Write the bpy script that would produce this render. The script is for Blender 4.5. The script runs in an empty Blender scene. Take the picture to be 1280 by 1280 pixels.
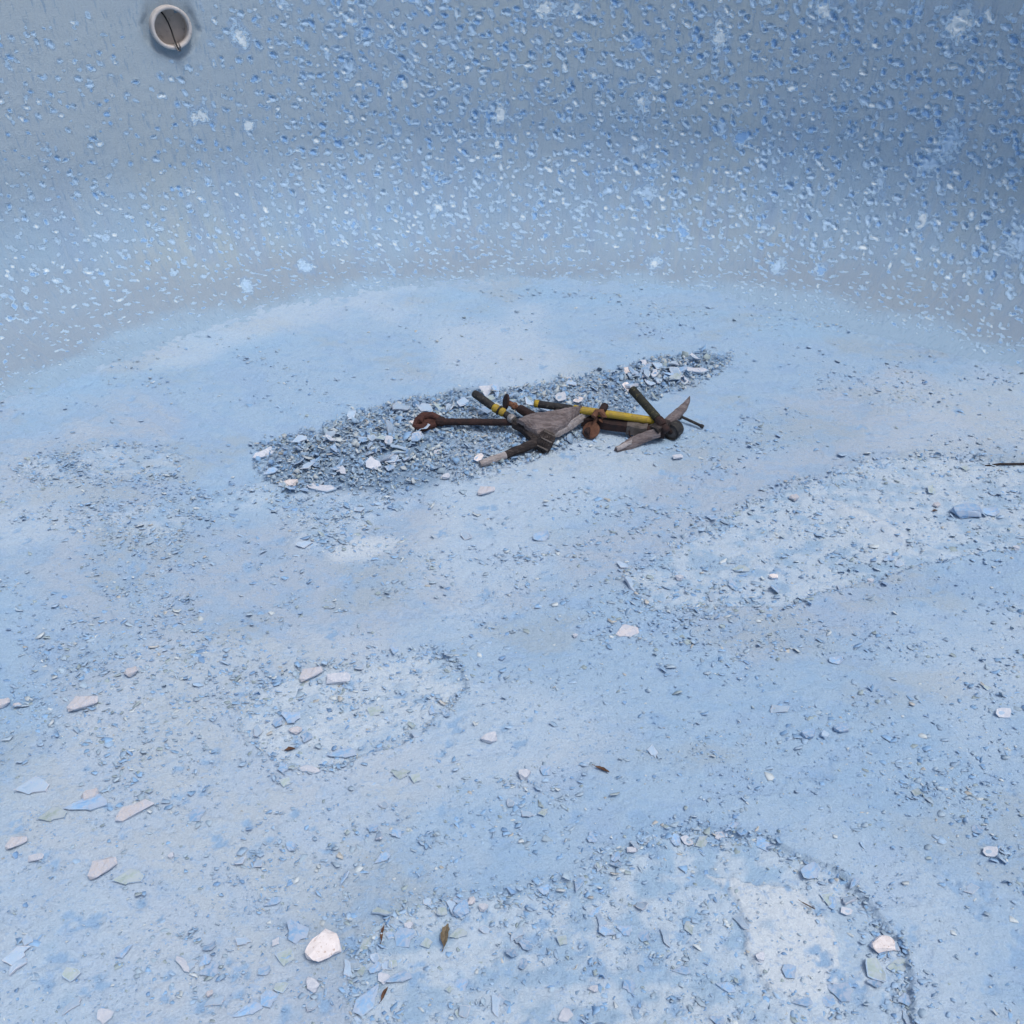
import bpy, bmesh, math, random
import numpy as np
from mathutils import Vector, Matrix

random.seed(7)
rng = np.random.default_rng(11)
scene = bpy.context.scene
col = scene.collection

# ------------------------------------------------------------------ camera, sky, sun, exposure
CAM_H, PITCH, FPX = 1.4, math.radians(36.0), 1200.0
cam_d = bpy.data.cameras.new('camera')
cam_d.sensor_width = 36.0
cam_d.lens = FPX / 1280.0 * 36.0
cam_d.clip_start, cam_d.clip_end = 0.02, 500.0
cam = bpy.data.objects.new('camera', cam_d)
col.objects.link(cam)
cam.location = (0, 0, CAM_H)
cam.rotation_euler = (math.pi / 2 - PITCH, 0, 0)
scene.camera = cam

SUN_EL, SUN_AZ = math.radians(69), math.radians(128)     # azimuth from +Y towards +X
world = bpy.data.worlds.new('World')
scene.world = world
world.use_nodes = True
wn = world.node_tree.nodes
sky = wn.new('ShaderNodeTexSky')
sky.sky_type = 'NISHITA'
sky.sun_disc = False
sky.sun_elevation = SUN_EL
sky.sun_rotation = SUN_AZ
sky.air_density = 1.0
sky.dust_density = 5.0
sky.ozone_density = 1.0
bg = wn['Background']
world.node_tree.links.new(sky.outputs['Color'], bg.inputs['Color'])
bg.inputs['Strength'].default_value = 0.125
sun_d = bpy.data.lights.new('sun', 'SUN')
sun_d.energy = 1.35
sun_d.angle = math.radians(18)
sun_d.color = (1.0, 0.98, 0.95)
sun = bpy.data.objects.new('sun', sun_d)
col.objects.link(sun)
sdir = Vector((math.sin(SUN_AZ) * math.cos(SUN_EL), math.cos(SUN_AZ) * math.cos(SUN_EL), math.sin(SUN_EL)))
sun.rotation_euler = sdir.to_track_quat('Z', 'Y').to_euler()
sun.location = sdir * 20
scene.view_settings.view_transform = 'Standard'
scene.view_settings.look = 'None'
scene.view_settings.gamma = 1.0
scene.view_settings.use_curve_mapping = False
scene.view_settings.exposure = 0.02
scene.cycles.max_bounces = 5
scene.cycles.diffuse_bounces = 3
scene.cycles.glossy_bounces = 2

# ------------------------------------------------------------------ measuring helpers
SP, CP = math.sin(PITCH), math.cos(PITCH)
def ray(px, py):
    u, v = (px - 640) / FPX, (640 - py) / FPX
    return np.array([u, CP + v * SP, -SP + v * CP])
def at(px, py, z=0.0):
    d = ray(px, py)
    t = (z - CAM_H) / d[2]
    return np.array([d[0] * t, d[1] * t, z])
def px_size(px, py):                      # metres per photograph pixel on the floor there
    d = ray(px, py)
    return (-CAM_H / d[2]) / FPX
def gpoly(pts):
    return np.array([at(x, y)[:2] for x, y in pts])

TAB = rng.random((8, 256, 256))
def vn(x, y, s=0):
    x = np.asarray(x, float); y = np.asarray(y, float)
    T = TAB[s % 8]
    xf, yf = np.floor(x), np.floor(y)
    fx, fy = x - xf, y - yf
    xi, yi = xf.astype(int) % 256, yf.astype(int) % 256
    xj, yj = (xi + 1) % 256, (yi + 1) % 256
    fx = fx * fx * (3 - 2 * fx); fy = fy * fy * (3 - 2 * fy)
    a = T[xi, yi] * (1 - fx) + T[xj, yi] * fx
    b = T[xi, yj] * (1 - fx) + T[xj, yj] * fx
    return a * (1 - fy) + b * fy
def fbm(x, y, s=0, o=4):
    r, a, n = 0.0, 1.0, 0.0
    for k in range(o):
        r = r + a * vn(x * 2 ** k + 17.3 * k, y * 2 ** k + 5.1 * k, s + k); n += a; a *= .5
    return r / n - .5
def sstep(a, b, x):
    t = np.clip((x - a) / (b - a), 0, 1)
    return t * t * (3 - 2 * t)
def sdf(poly, x, y):                      # positive inside
    d = np.full(x.shape, 1e9); ins = np.zeros(x.shape, bool)
    n = len(poly)
    for i in range(n):
        ax, ay = poly[i]; bx, by = poly[(i + 1) % n]
        ex, ey = bx - ax, by - ay
        t = np.clip(((x - ax) * ex + (y - ay) * ey) / (ex * ex + ey * ey + 1e-12), 0, 1)
        d = np.minimum(d, np.hypot(x - ax - ex * t, y - ay - ey * t))
        c = (ay > y) != (by > y)
        ins ^= c & (x < ex * (y - ay) / (ey if abs(ey) > 1e-9 else 1e-9) + ax)
    return np.where(ins, d, -d)

# ------------------------------------------------------------------ the shape of the basin
CX, CY, YB = 0.13, 1.30, -2.6
R0, RC, PHI = 2.02, 0.50, math.radians(83)
WALL_TOP = 1.42
def crad(x, y):
    dy = np.where(y > CY, y - CY, np.where(y < YB, y - YB, 0.0))
    return np.hypot(x - CX, dy)
def cove(r):
    q = np.clip(r - R0, 0, RC * .98)
    return RC - np.sqrt(RC * RC - q * q)

P_RUB = gpoly([(318, 562), (345, 552), (400, 536), (450, 514), (500, 500), (555, 489), (620, 486), (680, 480), (740, 470), (785, 454), (830, 443), (880, 439), (920, 445), (912, 460), (880, 476), (845, 489), (800, 506), (765, 530), (725, 556), (660, 582), (600, 600), (540, 612), (480, 622), (420, 618), (360, 624), (330, 604)])
P_RUB_CORE = gpoly([(335, 575), (400, 548), (470, 522), (560, 500), (660, 490), (745, 478), (800, 460), (860, 452), (882, 462), (850, 480), (790, 495), (720, 510), (640, 540), (560, 560), (480, 590), (400, 602), (350, 595)])
P_TAIL = gpoly([(240, 628), (300, 606), (340, 600), (420, 612), (520, 618), (520, 640), (470, 660), (420, 690), (375, 700), (360, 672), (330, 640), (250, 642)])
P_RIGHT = gpoly([(795, 722), (830, 690), (880, 652), (950, 614), (1010, 592), (1080, 572), (1170, 566), (1290, 574), (1330, 600), (1330, 680), (1280, 690), (1200, 696), (1140, 706), (1060, 736), (960, 756), (860, 768), (810, 765)])
P_TRACK = gpoly([(1000, 606), (1050, 618), (1100, 640), (1150, 668), (1210, 690), (1180, 698), (1130, 680), (1080, 655), (1030, 632), (985, 616)])
P_BOT = gpoly([(440, 1330), (438, 1225), (455, 1180), (482, 1150), (540, 1130), (590, 1118), (660, 1110), (730, 1092), (768, 1062), (810, 1046), (870, 1038), (940, 1040), (990, 1060), (1040, 1086), (1072, 1112), (1102, 1152), (1135, 1192), (1143, 1230), (1146, 1330)])
P_WHITE = gpoly([(862, 1086), (905, 1086), (950, 1098), (1000, 1106), (1024, 1140), (1046, 1180), (1040, 1215), (1008, 1242), (965, 1232), (942, 1200), (926, 1180), (936, 1152), (914, 1124), (884, 1108)])
P_MID = gpoly([(303, 905), (318, 878), (345, 855), (372, 836), (430, 826), (480, 816), (545, 812), (582, 838), (586, 862), (560, 890), (500, 930), (440, 950), (390, 962), (350, 948), (318, 925)])
P_PALE = gpoly([(398, 690), (430, 672), (490, 664), (518, 676), (500, 694), (450, 712), (410, 710)])
def ell(cx, cy, rx, ry, n=18):
    return gpoly([(cx + rx * math.cos(a), cy + ry * math.sin(a)) for a in np.linspace(0, 2 * math.pi, n, endpoint=False)])
P_ELL = [ell(155, 585, 74, 21), ell(188, 658, 48, 19), ell(70, 590, 40, 14)]

# small chipped spots in the floor coat
SPOTS = []
for _ in range(330):
    px, py = random.uniform(-60, 1340), random.uniform(560, 1300) if random.random() < .8 else random.uniform(380, 560)
    p = at(px, py)
    SPOTS.append((p[0], p[1], random.uniform(.007, .022), random.random() * 50))

def sdfs(x, y):
    wob = .012 * fbm(x * 30, y * 30, 2, 3) + .05 * fbm(x * 7, y * 7, 5, 2)
    return dict(rub=sdf(P_RUB, x, y) + wob * 1.4, core=sdf(P_RUB_CORE, x, y) + wob, tail=sdf(P_TAIL, x, y) + 2 * wob,
                right=sdf(P_RIGHT, x, y) + wob, track=sdf(P_TRACK, x, y) + wob, bot=sdf(P_BOT, x, y) + wob * .7,
                white=sdf(P_WHITE, x, y) + wob, mid=sdf(P_MID, x, y) + wob, pale=sdf(P_PALE, x, y) + wob,
                ell=np.maximum.reduce([sdf(p, x, y) for p in P_ELL]) + wob)

def dust_edge(x, y):
    """radius at which the settled dust gives way to the bare wall"""
    th = np.arctan2(x - CX, np.maximum(y - CY, 1e-3))
    b = 2.085 - .15 * np.exp(-((th - .60) / .17) ** 2) - .06 * np.exp(-((th + .80) / .2) ** 2) + .03 * np.exp(-((th + .2) / .3) ** 2)
    return np.where(y > CY, b, 2.085)

def peel_mask(x, y):
    c = .55 * x + .83 * y; d = -.83 * x + .55 * y
    lf = sstep(.1, -.6, x)
    n = lf * fbm(c * 26, d * 9, 2, 4) + (1 - lf) * fbm(x * 13, y * 24, 5, 4)
    w = fbm(x * 2.2, y * 3.0, 6, 3)
    return sstep(.0, .018, n - .115 + .35 * w)

def edge_val(key, x, y, s=None):
    return (s or sdfs(x, y))[key] + .014 * fbm(x * 26, y * 26, 6, 3)

def height(x, y, fine=True, full=False):
    """top of the floor coat"""
    x = np.asarray(x, float); y = np.asarray(y, float)
    s = sdfs(x, y)
    r = crad(x, y)
    z = cove(r) + .030 * fbm(x * .9, y * .9, 1, 2) * sstep(1.95, 1.4, r) + .010 * fbm(x * 4, y * 4, 3, 2) * sstep(1.98, 1.7, r)
    rec = np.zeros_like(z)
    for key, dep, w in (('bot', .0100, .0028), ('right', .0100, .004), ('mid', .0080, .0035)):
        e = edge_val(key, x, y, s)
        z = z + .0022 * np.exp(-(np.minimum(e, 0) / .012) ** 2) * (e < 0)
        rec = np.maximum(rec, dep * sstep(0, w, e))
    wht = sstep(0, .003, s['white'] + .010 * fbm(x * 80, y * 80, 4, 2))
    rec = rec * (1 - .72 * wht)
    trk = sstep(0, .05, s['track'])
    z = z - rec + .012 * trk
    pile = sstep(-.01, .16, s['core']) * .022 + sstep(0, .05, s['rub']) * .004 + sstep(0, .08, s['tail']) * .006
    z = z + pile * (1 + .9 * fbm(x * 16, y * 16, 2, 3))
    z = z + .006 * sstep(-.014, .004, s['ell']) * sstep(.020, .002, s['ell']) - .003 * sstep(.004, .02, s['ell'])
    grit = np.maximum.reduce([sstep(0, .02, s['bot']) * (1 - .8 * wht), sstep(0, .02, s['right']) * (1 - .8 * trk), sstep(0, .02, s['mid']), sstep(0, .03, s['rub']), .7 * sstep(0, .05, s['tail']), .6 * sstep(-.01, .01, s['ell'])])
    spot = np.zeros_like(z)
    if fine:
        for sx, sy, sr, ph in SPOTS:
            m = (np.abs(x - sx) < sr * 1.6) & (np.abs(y - sy) < sr * 1.6)
            if not m.any(): continue
            xx, yy = x[m], y[m]
            d = np.hypot(xx - sx, yy - sy) + sr * 1.5 * fbm(xx * 70 + ph, yy * 70, 7, 2)
            spot[m] = np.maximum(spot[m], sstep(sr, sr * .55, d))
        z = z - .0022 * spot
        n1 = fbm(x * 60, y * 60, 4, 3); n2 = fbm(x * 140, y * 140, 0, 2)
        z = z + .0028 * n1 + .0018 * n2 + grit * (.005 * n1 + .004 * np.abs(n2))
        peel = peel_mask(x, y)
        z = z - .0020 * peel * (1 - grit)
        clump = fbm(x * 3.0 + y, y * 9, 2, 3)
        z = z + .003 * sstep(.08, .22, clump) * np.maximum(n2, 0) * 2
    dm = r - dust_edge(x, y)
    dn = .05 * fbm(x * 8, y * 8, 3, 3) + .11 * fbm(x * 55, y * 55, 6, 3)
    z = z + .0030 - .014 * sstep(-.08, .10, dm + dn)
    if full:
        return z, s, grit, spot, wht, trk
    return z

def gz(x, y):
    return float(height(np.array([x]), np.array([y]), fine=False)[0])

# ------------------------------------------------------------------ materials
def lin(r, g, b):
    f = lambda c: ((c / 255 + .055) / 1.055) ** 2.4 if c > 10 else c / 255 / 12.92
    return (f(r), f(g), f(b), 1)
class NT:
    def __init__(self, name):
        self.m = bpy.data.materials.new(name); self.m.use_nodes = True
        self.t = self.m.node_tree; self.b = self.t.nodes['Principled BSDF']
        self.b.inputs['Specular IOR Level'].default_value = .25
        self.tc = None
    def link(self, a, b): self.t.links.new(a, b)
    def n(self, t): return self.t.nodes.new(t)
    def coord(self, kind='Object'):
        if not self.tc: self.tc = self.n('ShaderNodeTexCoord')
        return self.tc.outputs[kind]
    def noise(self, scale, detail=4, rough=.6, vec=None, stretch=None):
        n = self.n('ShaderNodeTexNoise')
        n.inputs['Scale'].default_value = scale; n.inputs['Detail'].default_value = detail; n.inputs['Roughness'].default_value = rough
        v = vec or self.coord()
        if stretch:
            mp = self.n('ShaderNodeMapping'); mp.inputs['Scale'].default_value = stretch
            self.link(v, mp.inputs['Vector']); v = mp.outputs['Vector']
        self.link(v, n.inputs['Vector'])
        return n.outputs['Fac']
    def ramp(self, fac, a, b, ca=0.0, cb=1.0):
        n = self.n('ShaderNodeMapRange'); n.interpolation_type = 'SMOOTHSTEP'
        n.inputs[1].default_value = a; n.inputs[2].default_value = b; n.inputs[3].default_value = ca; n.inputs[4].default_value = cb
        self.link(fac, n.inputs[0]); return n.outputs[0]
    def math(self, op, a, b):
        n = self.n('ShaderNodeMath'); n.operation = op
        for i, v in enumerate((a, b)):
            if isinstance(v, (int, float)): n.inputs[i].default_value = v
            else: self.link(v, n.inputs[i])
        return n.outputs[0]
    def mix(self, fac, a, b, mode='MIX'):
        n = self.n('ShaderNodeMix'); n.data_type = 'RGBA'; n.blend_type = mode
        for sock, v in ((n.inputs['Factor'], fac), (n.inputs['A'], a), (n.inputs['B'], b)):
            if isinstance(v, (int, float)): sock.default_value = v
            elif isinstance(v, tuple): sock.default_value = v
            else: self.link(v, sock)
        return n.outputs['Result']
    def attr(self, name):
        n = self.n('ShaderNodeAttribute'); n.attribute_name = name; return n
    def bump(self, h, strength, dist):
        n = self.n('ShaderNodeBump'); n.inputs['Strength'].default_value = strength; n.inputs['Distance'].default_value = dist
        self.link(h, n.inputs['Height']); self.link(n.outputs['Normal'], self.b.inputs['Normal'])
    def done(self, c, rough=.85, metallic=0.0):
        if isinstance(c, tuple): self.b.inputs['Base Color'].default_value = c
        else: self.link(c, self.b.inputs['Base Color'])
        if isinstance(rough, (int, float)): self.b.inputs['Roughness'].default_value = rough
        else: self.link(rough, self.b.inputs['Roughness'])
        self.b.inputs['Metallic'].default_value = metallic
        return self.m

DUST, LILAC, GREY, SKYB = (.335, .465, .63), (.375, .455, .575), (.345, .42, .505), (.265, .42, .63)
PLASTER = (.66, .63, .64, 1)

def floor_material():
    k = NT('painted_floor_coat')
    c = k.attr('coat').outputs['Color']
    g1 = k.noise(260, 3, .7); g2 = k.noise(75, 3, .65, stretch=(1, 1.5, 1))
    c = k.mix(k.math('MULTIPLY', k.ramp(g2, .54, .66), .55), c, (.29, .43, .65, 1))
    c = k.mix(1.0, c, k.mix(g1, (.73, .775, .80, 1), (1.19, 1.23, 1.20, 1)), 'MULTIPLY')
    k.bump(k.math('ADD', g1, k.math('MULTIPLY', g2, 1.5)), .6, .004)
    return k.done(c, .9)

def wall_material():
    k = NT('worn_wall_paint')
    w = k.attr('wall_coord').outputs['Vector']
    c = k.attr('coat').outputs['Color']
    sep = k.n('ShaderNodeSeparateXYZ'); k.link(k.attr('pit').outputs['Vector'], sep.inputs[0])
    d, tone, halo = sep.outputs
    g1 = k.noise(210, 3, .7, vec=w); g2 = k.noise(1, 4, .7, vec=w, stretch=(85, 16, 1)); g3 = k.noise(75, 3, .65, vec=w)
    dn = k.math('ADD', d, k.math('ADD', k.math('MULTIPLY', k.math('SUBTRACT', g3, .5), 2.4), k.math('MULTIPLY', k.math('SUBTRACT', g1, .5), .8)))
    m = k.ramp(dn, 1.38, 1.20); core = k.ramp(dn, .88, .72); ring = k.math('MULTIPLY', k.ramp(dn, 2.2, 1.6), halo)
    c = k.mix(k.ramp(g2, .53, .66, 0, .6), c, (.21, .315, .46, 1))
    c = k.mix(k.ramp(g2, .44, .32, 0, .25), c, (.40, .45, .49, 1))
    c = k.mix(ring, c, (.25, .40, .64, 1))
    c = k.mix(m, c, (.44, .60, .79, 1))
    cc = k.mix(k.ramp(tone, .30, .38), (.25, .43, .72, 1), k.mix(k.ramp(tone, .80, .92), (.42, .58, .79, 1), (.66, .74, .82, 1)))
    c = k.mix(core, c, cc)
    c = k.mix(1.0, c, k.mix(g1, (.785, .83, .845, 1), (1.145, 1.195, 1.17, 1)), 'MULTIPLY')
    h = k.math('SUBTRACT', k.math('ADD', k.math('MULTIPLY', g1, .8), g2), k.math('ADD', k.math('MULTIPLY', m, 1.0), k.math('MULTIPLY', core, 1.0)))
    k.bump(h, .8, .0035)
    return k.done(c, .65)

def mottled(name, c1, c2, scale=40, rough=.85, bump=.5, dist=.002, stretch=None, metallic=0.0, c3=None, rnd=0.0, dust=0.0):
    k = NT(name)
    c = k.mix(k.ramp(k.noise(scale, 5, .65, stretch=stretch), .38, .62), c1, c2)
    if c3: c = k.mix(k.ramp(k.noise(scale * 2.3, 5, .7, stretch=stretch), .56, .66), c, c3)
    if rnd:
        oi = k.n('ShaderNodeObjectInfo')
        c = k.mix(1.0, c, k.mix(oi.outputs['Random'], (1 - rnd,) * 3 + (1,), (1 + rnd,) * 3 + (1,)), 'MULTIPLY')
    if dust: c = k.mix(k.ramp(k.noise(1.9, 5, .7), .40, .60, 0, dust), c, (.39, .47, .60, 1))
    k.bump(k.noise(scale * 4, 5, .7, stretch=stretch), bump, dist)
    return k.done(c, rough, metallic)

M = dict(
    floor=floor_material(), wall=wall_material(),
    blue=mottled('blue_paint_coat', (.22, .395, .64, 1), (.30, .465, .66, 1), 2.6, c3=(.44, .52, .66, 1), rnd=.18, dust=.75, bump=.6, dist=.0008),
    dusty=mottled('dusty_blue_coat', (.34, .475, .63, 1), (.39, .495, .62, 1), 2.2, c3=(.31, .44, .66, 1), rnd=.15, bump=.6, dist=.0008),
    green=mottled('grey_green_coat', (.33, .425, .43, 1), (.42, .51, .50, 1), 2.4, c3=(.33, .43, .55, 1), rnd=.12, dust=.5, bump=.6, dist=.0008),
    plaster=mottled('white_plaster', (.53, .58, .66, 1), (.64, .66, .71, 1), 2.4, dust=.55, c3=(.56, .61, .69, 1), rnd=.1, bump=.6, dist=.0008),
    pink=mottled('pinkish_plaster', (.68, .645, .65, 1), (.76, .735, .75, 1), 1.8, c3=(.46, .37, .33, 1), rnd=.08, bump=.6, dist=.0008),
    tan=mottled('tan_plaster', (.53, .535, .575, 1), (.63, .61, .625, 1), 2.2, c3=(.44, .385, .37, 1), rnd=.1, dust=.6, bump=.8, dist=.001),
    rust=mottled('rusted_iron', (.026, .018, .019, 1), (.046, .026, .024, 1), 60, .8, .8, c3=(.022, .017, .018, 1)),
    rust_red=mottled('dark_red_rust', (.050, .024, .022, 1), (.080, .036, .030, 1), 60, .8, .8, c3=(.03, .02, .02, 1)),
    rust_light=mottled('orange_rusted_iron', (.115, .055, .036, 1), (.17, .085, .055, 1), 70, .8, .8, c3=(.09, .045, .03, 1)),
    black=mottled('black_rubber', (.018, .018, .022, 1), (.035, .035, .035, 1), 60, .6, c3=(.09, .09, .08, 1)),
    olive=mottled('olive_black_rubber', (.035, .036, .025, 1), (.02, .022, .02, 1), 60, .6, c3=(.12, .11, .05, 1)),
    yellow=mottled('scuffed_yellow_paint', (.40, .29, .03, 1), (.31, .225, .045, 1), 60, .5, .3, c3=(.20, .14, .06, 1)),
    wood=mottled('weathered_wood', (.15, .128, .132, 1), (.25, .22, .225, 1), 14, .9, 1.0, .004, (1, 7, 5), c3=(.11, .085, .08, 1)),
    wood_pale=mottled('bare_split_wood', (.30, .275, .275, 1), (.42, .40, .41, 1), 16, .9, .9, .004, (1, 7, 5), c3=(.20, .17, .17, 1)),
    wood_dark=mottled('dark_wet_wood', (.026, .022, .023, 1), (.05, .042, .042, 1), 16, .85, .9, .003, (1, 6, 6), c3=(.10, .085, .08, 1)),
    steel=mottled('dull_steel', (.16, .15, .15, 1), (.30, .29, .29, 1), 60, .5, .5, c3=(.08, .07, .06, 1), metallic=.3),
    grey=mottled('grey_sleeve', (.09, .08, .075, 1), (.14, .125, .12, 1), 50, .8, .6),
    pvc=mottled('aged_white_plastic', (.50, .475, .46, 1), (.58, .555, .54, 1), 22, .6, .15, c3=(.40, .385, .375, 1)),
    pvc_in=mottled('grimy_pipe_inside', (.50, .45, .415, 1), (.42, .38, .35, 1), 22, .7, .3, c3=(.30, .27, .25, 1)),
    leaf=mottled('dry_brown_leaf', (.10, .055, .04, 1), (.17, .105, .07, 1), 90, .8, .6, c3=(.05, .03, .025, 1)),
    leaf_grey=mottled('dry_olive_leaf', (.14, .115, .08, 1), (.22, .185, .13, 1), 90, .8, .6, c3=(.07, .055, .04, 1)),
    coping=mottled('coping_stone', (.42, .41, .39, 1), (.50, .48, .45, 1), 9, .85, .4),
    terrace=mottled('terrace_paving', (.34, .33, .31, 1), (.42, .40, .37, 1), 4, .9, .4),
)
# crumbs carry their own coat colour, with gap shade tinted into the rubble ones
k = NT('crumb_coat')
cc = k.mix(1.0, k.attr('coat').outputs['Color'], k.mix(k.noise(300, 3, .7), (.78, .835, .86, 1), (1.12, 1.165, 1.15, 1)), 'MULTIPLY')
M['crumb'] = k.done(cc, .9)

# ------------------------------------------------------------------ object helpers
def mesh_from(name, verts, faces, mats, smooth=False, mat_idx=None):
    me = bpy.data.meshes.new(name)
    me.from_pydata([tuple(v) for v in verts], [], [tuple(f) for f in faces])
    for m in (mats if isinstance(mats, (list, tuple)) else [mats]): me.materials.append(M[m])
    if mat_idx is not None: me.polygons.foreach_set('material_index', mat_idx)
    if smooth: me.polygons.foreach_set('use_smooth', [True] * len(me.polygons))
    me.update()
    return me
def link(name, me, parent=None, loc=(0, 0, 0)):
    o = bpy.data.objects.new(name, me); col.objects.link(o); o.location = loc
    if parent: o.parent = parent
    return o
def tag(o, label=None, cat=None, group=None, kind=None):
    for kk, v in (('label', label), ('category', cat), ('group', group), ('kind', kind)):
        if v: o[kk] = v
    return o
def thing(name, label, cat, loc, group=None):
    o = bpy.data.objects.new(name, None); col.objects.link(o)
    o.location = tuple(loc); o.empty_display_size = .05
    return tag(o, label, cat, group)
def part(name, verts, faces, mat, parent, smooth=False, mat_idx=None, base=None):
    if parent.parent and base is None: base = parent.parent.location
    """verts in world space; re-based to the thing's origin"""
    b = np.array(base if base is not None else parent.location)
    return link(name, mesh_from(name, np.array(verts, float) - b, faces, mat, smooth, mat_idx), parent)
def grid_mesh(name, V, nu, nv, keep, mat, attrs):
    """V (nu*nv,3); quads where keep; fast path"""
    idx = np.arange(nu * nv).reshape(nu, nv)
    q = np.stack([idx[:-1, :-1], idx[1:, :-1], idx[1:, 1:], idx[:-1, 1:]], -1).reshape(-1, 4)
    if keep is not None: q = q[keep.reshape(-1)]
    used = np.zeros(nu * nv, bool); used[q] = True
    remap = np.cumsum(used) - 1
    q = remap[q]; V = V[used]
    me = bpy.data.meshes.new(name)
    me.vertices.add(len(V)); me.vertices.foreach_set('co', V.astype(np.float32).ravel())
    me.loops.add(q.size); me.loops.foreach_set('vertex_index', q.astype(np.int32).ravel())
    me.polygons.add(len(q)); me.polygons.foreach_set('loop_start', np.arange(0, q.size, 4, dtype=np.int32))
    me.update(calc_edges=True); me.validate()
    me.polygons.foreach_set('use_smooth', np.ones(len(me.polygons), bool))
    for nm, (typ, arr) in attrs.items():
        at_ = me.attributes.new(nm, typ, 'POINT')
        at_.data.foreach_set({'FLOAT_COLOR': 'color', 'FLOAT_VECTOR': 'vector', 'FLOAT': 'value'}[typ], arr[used].astype(np.float32).ravel())
    me.materials.append(M[mat])
    return me

# ------------------------------------------------------------------ floor
xs = np.concatenate([np.linspace(-2.25, -1.78, 40)[:-1], np.arange(-1.78, 1.92, .0046), np.linspace(1.93, 2.5, 46)])
ya, y_ = [], .58
while y_ < 3.55:
    ya.append(y_); y_ += .0034 + .0012 * (y_ - .58)
ys = np.concatenate([np.linspace(-4.9, .56, 130), np.array(ya)])
X, Y = np.meshgrid(xs, ys, indexing='ij')
xf, yf = X.ravel(), Y.ravel()
Z, S, grit, spot, wht, trk = height(xf, yf, True, True)
rr = crad(xf, yf)
lim = dust_edge(xf, yf) + .17
fin = (rr < lim).reshape(X.shape)
keep = fin[:-1, :-1] & fin[1:, :-1] & fin[1:, 1:] & fin[:-1, 1:]
def mixc(c, f, b):
    return c * (1 - f[..., None]) + np.array(b) * f[..., None]
white = np.maximum.reduce([wht, .8 * sstep(0, .04, S['pale']), 1.0 * trk, .40 * sstep(.02, .16, fbm(xf * 1.6 + 3, yf * 1.6, 6, 3))])
coat = np.tile(np.array(DUST), (len(xf), 1))
coat = mixc(coat, sstep(-.03, .10, fbm(xf * 1.7, yf * 1.7, 1, 4)), LILAC)
coat = mixc(coat, .6 * sstep(.02, .16, fbm(xf * 3.5, yf * 6, 4, 4)), GREY)
coat = mixc(coat, .42 * sstep(.02, .17, fbm(xf * 22, yf * 36, 2, 4)), SKYB)
coat = mixc(coat, .45 * peel_mask(xf, yf), (.30, .43, .63))
coat = mixc(coat, .55 * sstep(.35, .0, np.abs(rr - dust_edge(xf, yf) + .12)) * sstep(-.06, .12, fbm(xf * 4, yf * 5, 0, 3)), (.30, .475, .68))
pc = mixc(np.tile(np.array((.31, .45, .62)), (len(xf), 1)), sstep(-.16, .08, fbm(xf * 28, yf * 36, 3, 4)), (.49, .58, .69))
coat = coat * (1 - .75 * grit[:, None]) + pc * .75 * grit[:, None]
coat = mixc(coat, .8 * sstep(0, .04, S['rub']), (.16, .25, .38))  # shade in the gaps of the rubble, painted dark into the floor beneath
coat = mixc(coat, white * sstep(-.42, -.12, fbm(xf * 20, yf * 24, 5, 4)), (.55, .615, .70))
coat = mixc(coat, spot * sstep(-.15, .02, fbm(xf * 110, yf * 110, 7, 2)), (.28, .42, .62))
coat = np.concatenate([coat, np.ones((len(xf), 1))], -1)
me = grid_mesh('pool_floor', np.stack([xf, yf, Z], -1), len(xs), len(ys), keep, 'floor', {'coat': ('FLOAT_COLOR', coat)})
tag(link('pool_floor', me), kind='structure')

# ------------------------------------------------------------------ wall: profile swept round the basin
def prof(v):
    """profile length v -> (radius, height, normal r, normal z) ; normal points into the basin"""
    v = np.asarray(v, float)
    ph = np.clip(v / RC, 0, PHI)
    r = R0 + RC * np.sin(ph); z = RC * (1 - np.cos(ph))
    ex = np.maximum(v - RC * PHI, 0)
    r = r + ex * math.cos(PHI) + np.minimum(v, 0); z = z + ex * math.sin(PHI)
    z = z - np.maximum(-v - .05, 0) * .6
    return r, z, -np.sin(ph), np.cos(ph)
LB = CY - YB
ARC = 2.5                                            # metres of wall coordinate per radian
def plan(u):
    """u: wall coordinate, 0 straight ahead; returns centre y and direction"""
    th = u / ARC
    a = np.clip(th, -math.pi / 2, math.pi / 2)
    ex = np.abs(u) - ARC * math.pi / 2
    cyy = CY - np.clip(ex, 0, LB)
    b = np.clip(ex - LB, 0, None) / ARC
    a = np.where(ex > LB, np.sign(u) * (math.pi / 2 + b), a)
    return cyy, np.sin(a), np.cos(a)
UMAX = ARC * math.pi + LB
uf = np.arange(-2.75, 2.75, .0042)
us = np.concatenate([np.linspace(-UMAX, -2.76, 150), uf, np.linspace(2.76, UMAX, 150)])
v_top = RC * PHI + (WALL_TOP - RC * (1 - math.cos(PHI))) / math.sin(PHI)
vs = np.concatenate([np.arange(-.15, 1.16, .0042), np.linspace(1.17, v_top, 14)])
U, V = np.meshgrid(us, vs, indexing='ij')
def wall_point(u, v):
    r, z, nr, nz = prof(v)
    cyy, sx, sy = plan(u)
    return np.stack([CX + r * sx, cyy + r * sy, z], -1), np.stack([nr * sx, nr * sy, nz], -1)
def wall_hit(px, py):
    d = ray(px, py); best = None
    for t in np.linspace(2.0, 5.0, 6000):
        p = d * t + np.array([0, 0, CAM_H])
        r = float(crad(p[0], p[1]))
        # profile radius at this height
        vv = np.interp(p[2], PZ, PV); rw = float(prof(vv)[0])
        if r > rw:
            th = math.atan2(p[0] - CX, p[1] - CY)
            return th * ARC, vv, p
PV = np.linspace(0, v_top, 600); PZ = prof(PV)[1]
PIPE_U, PIPE_V, PIPE_P = wall_hit(213, 34)
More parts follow.
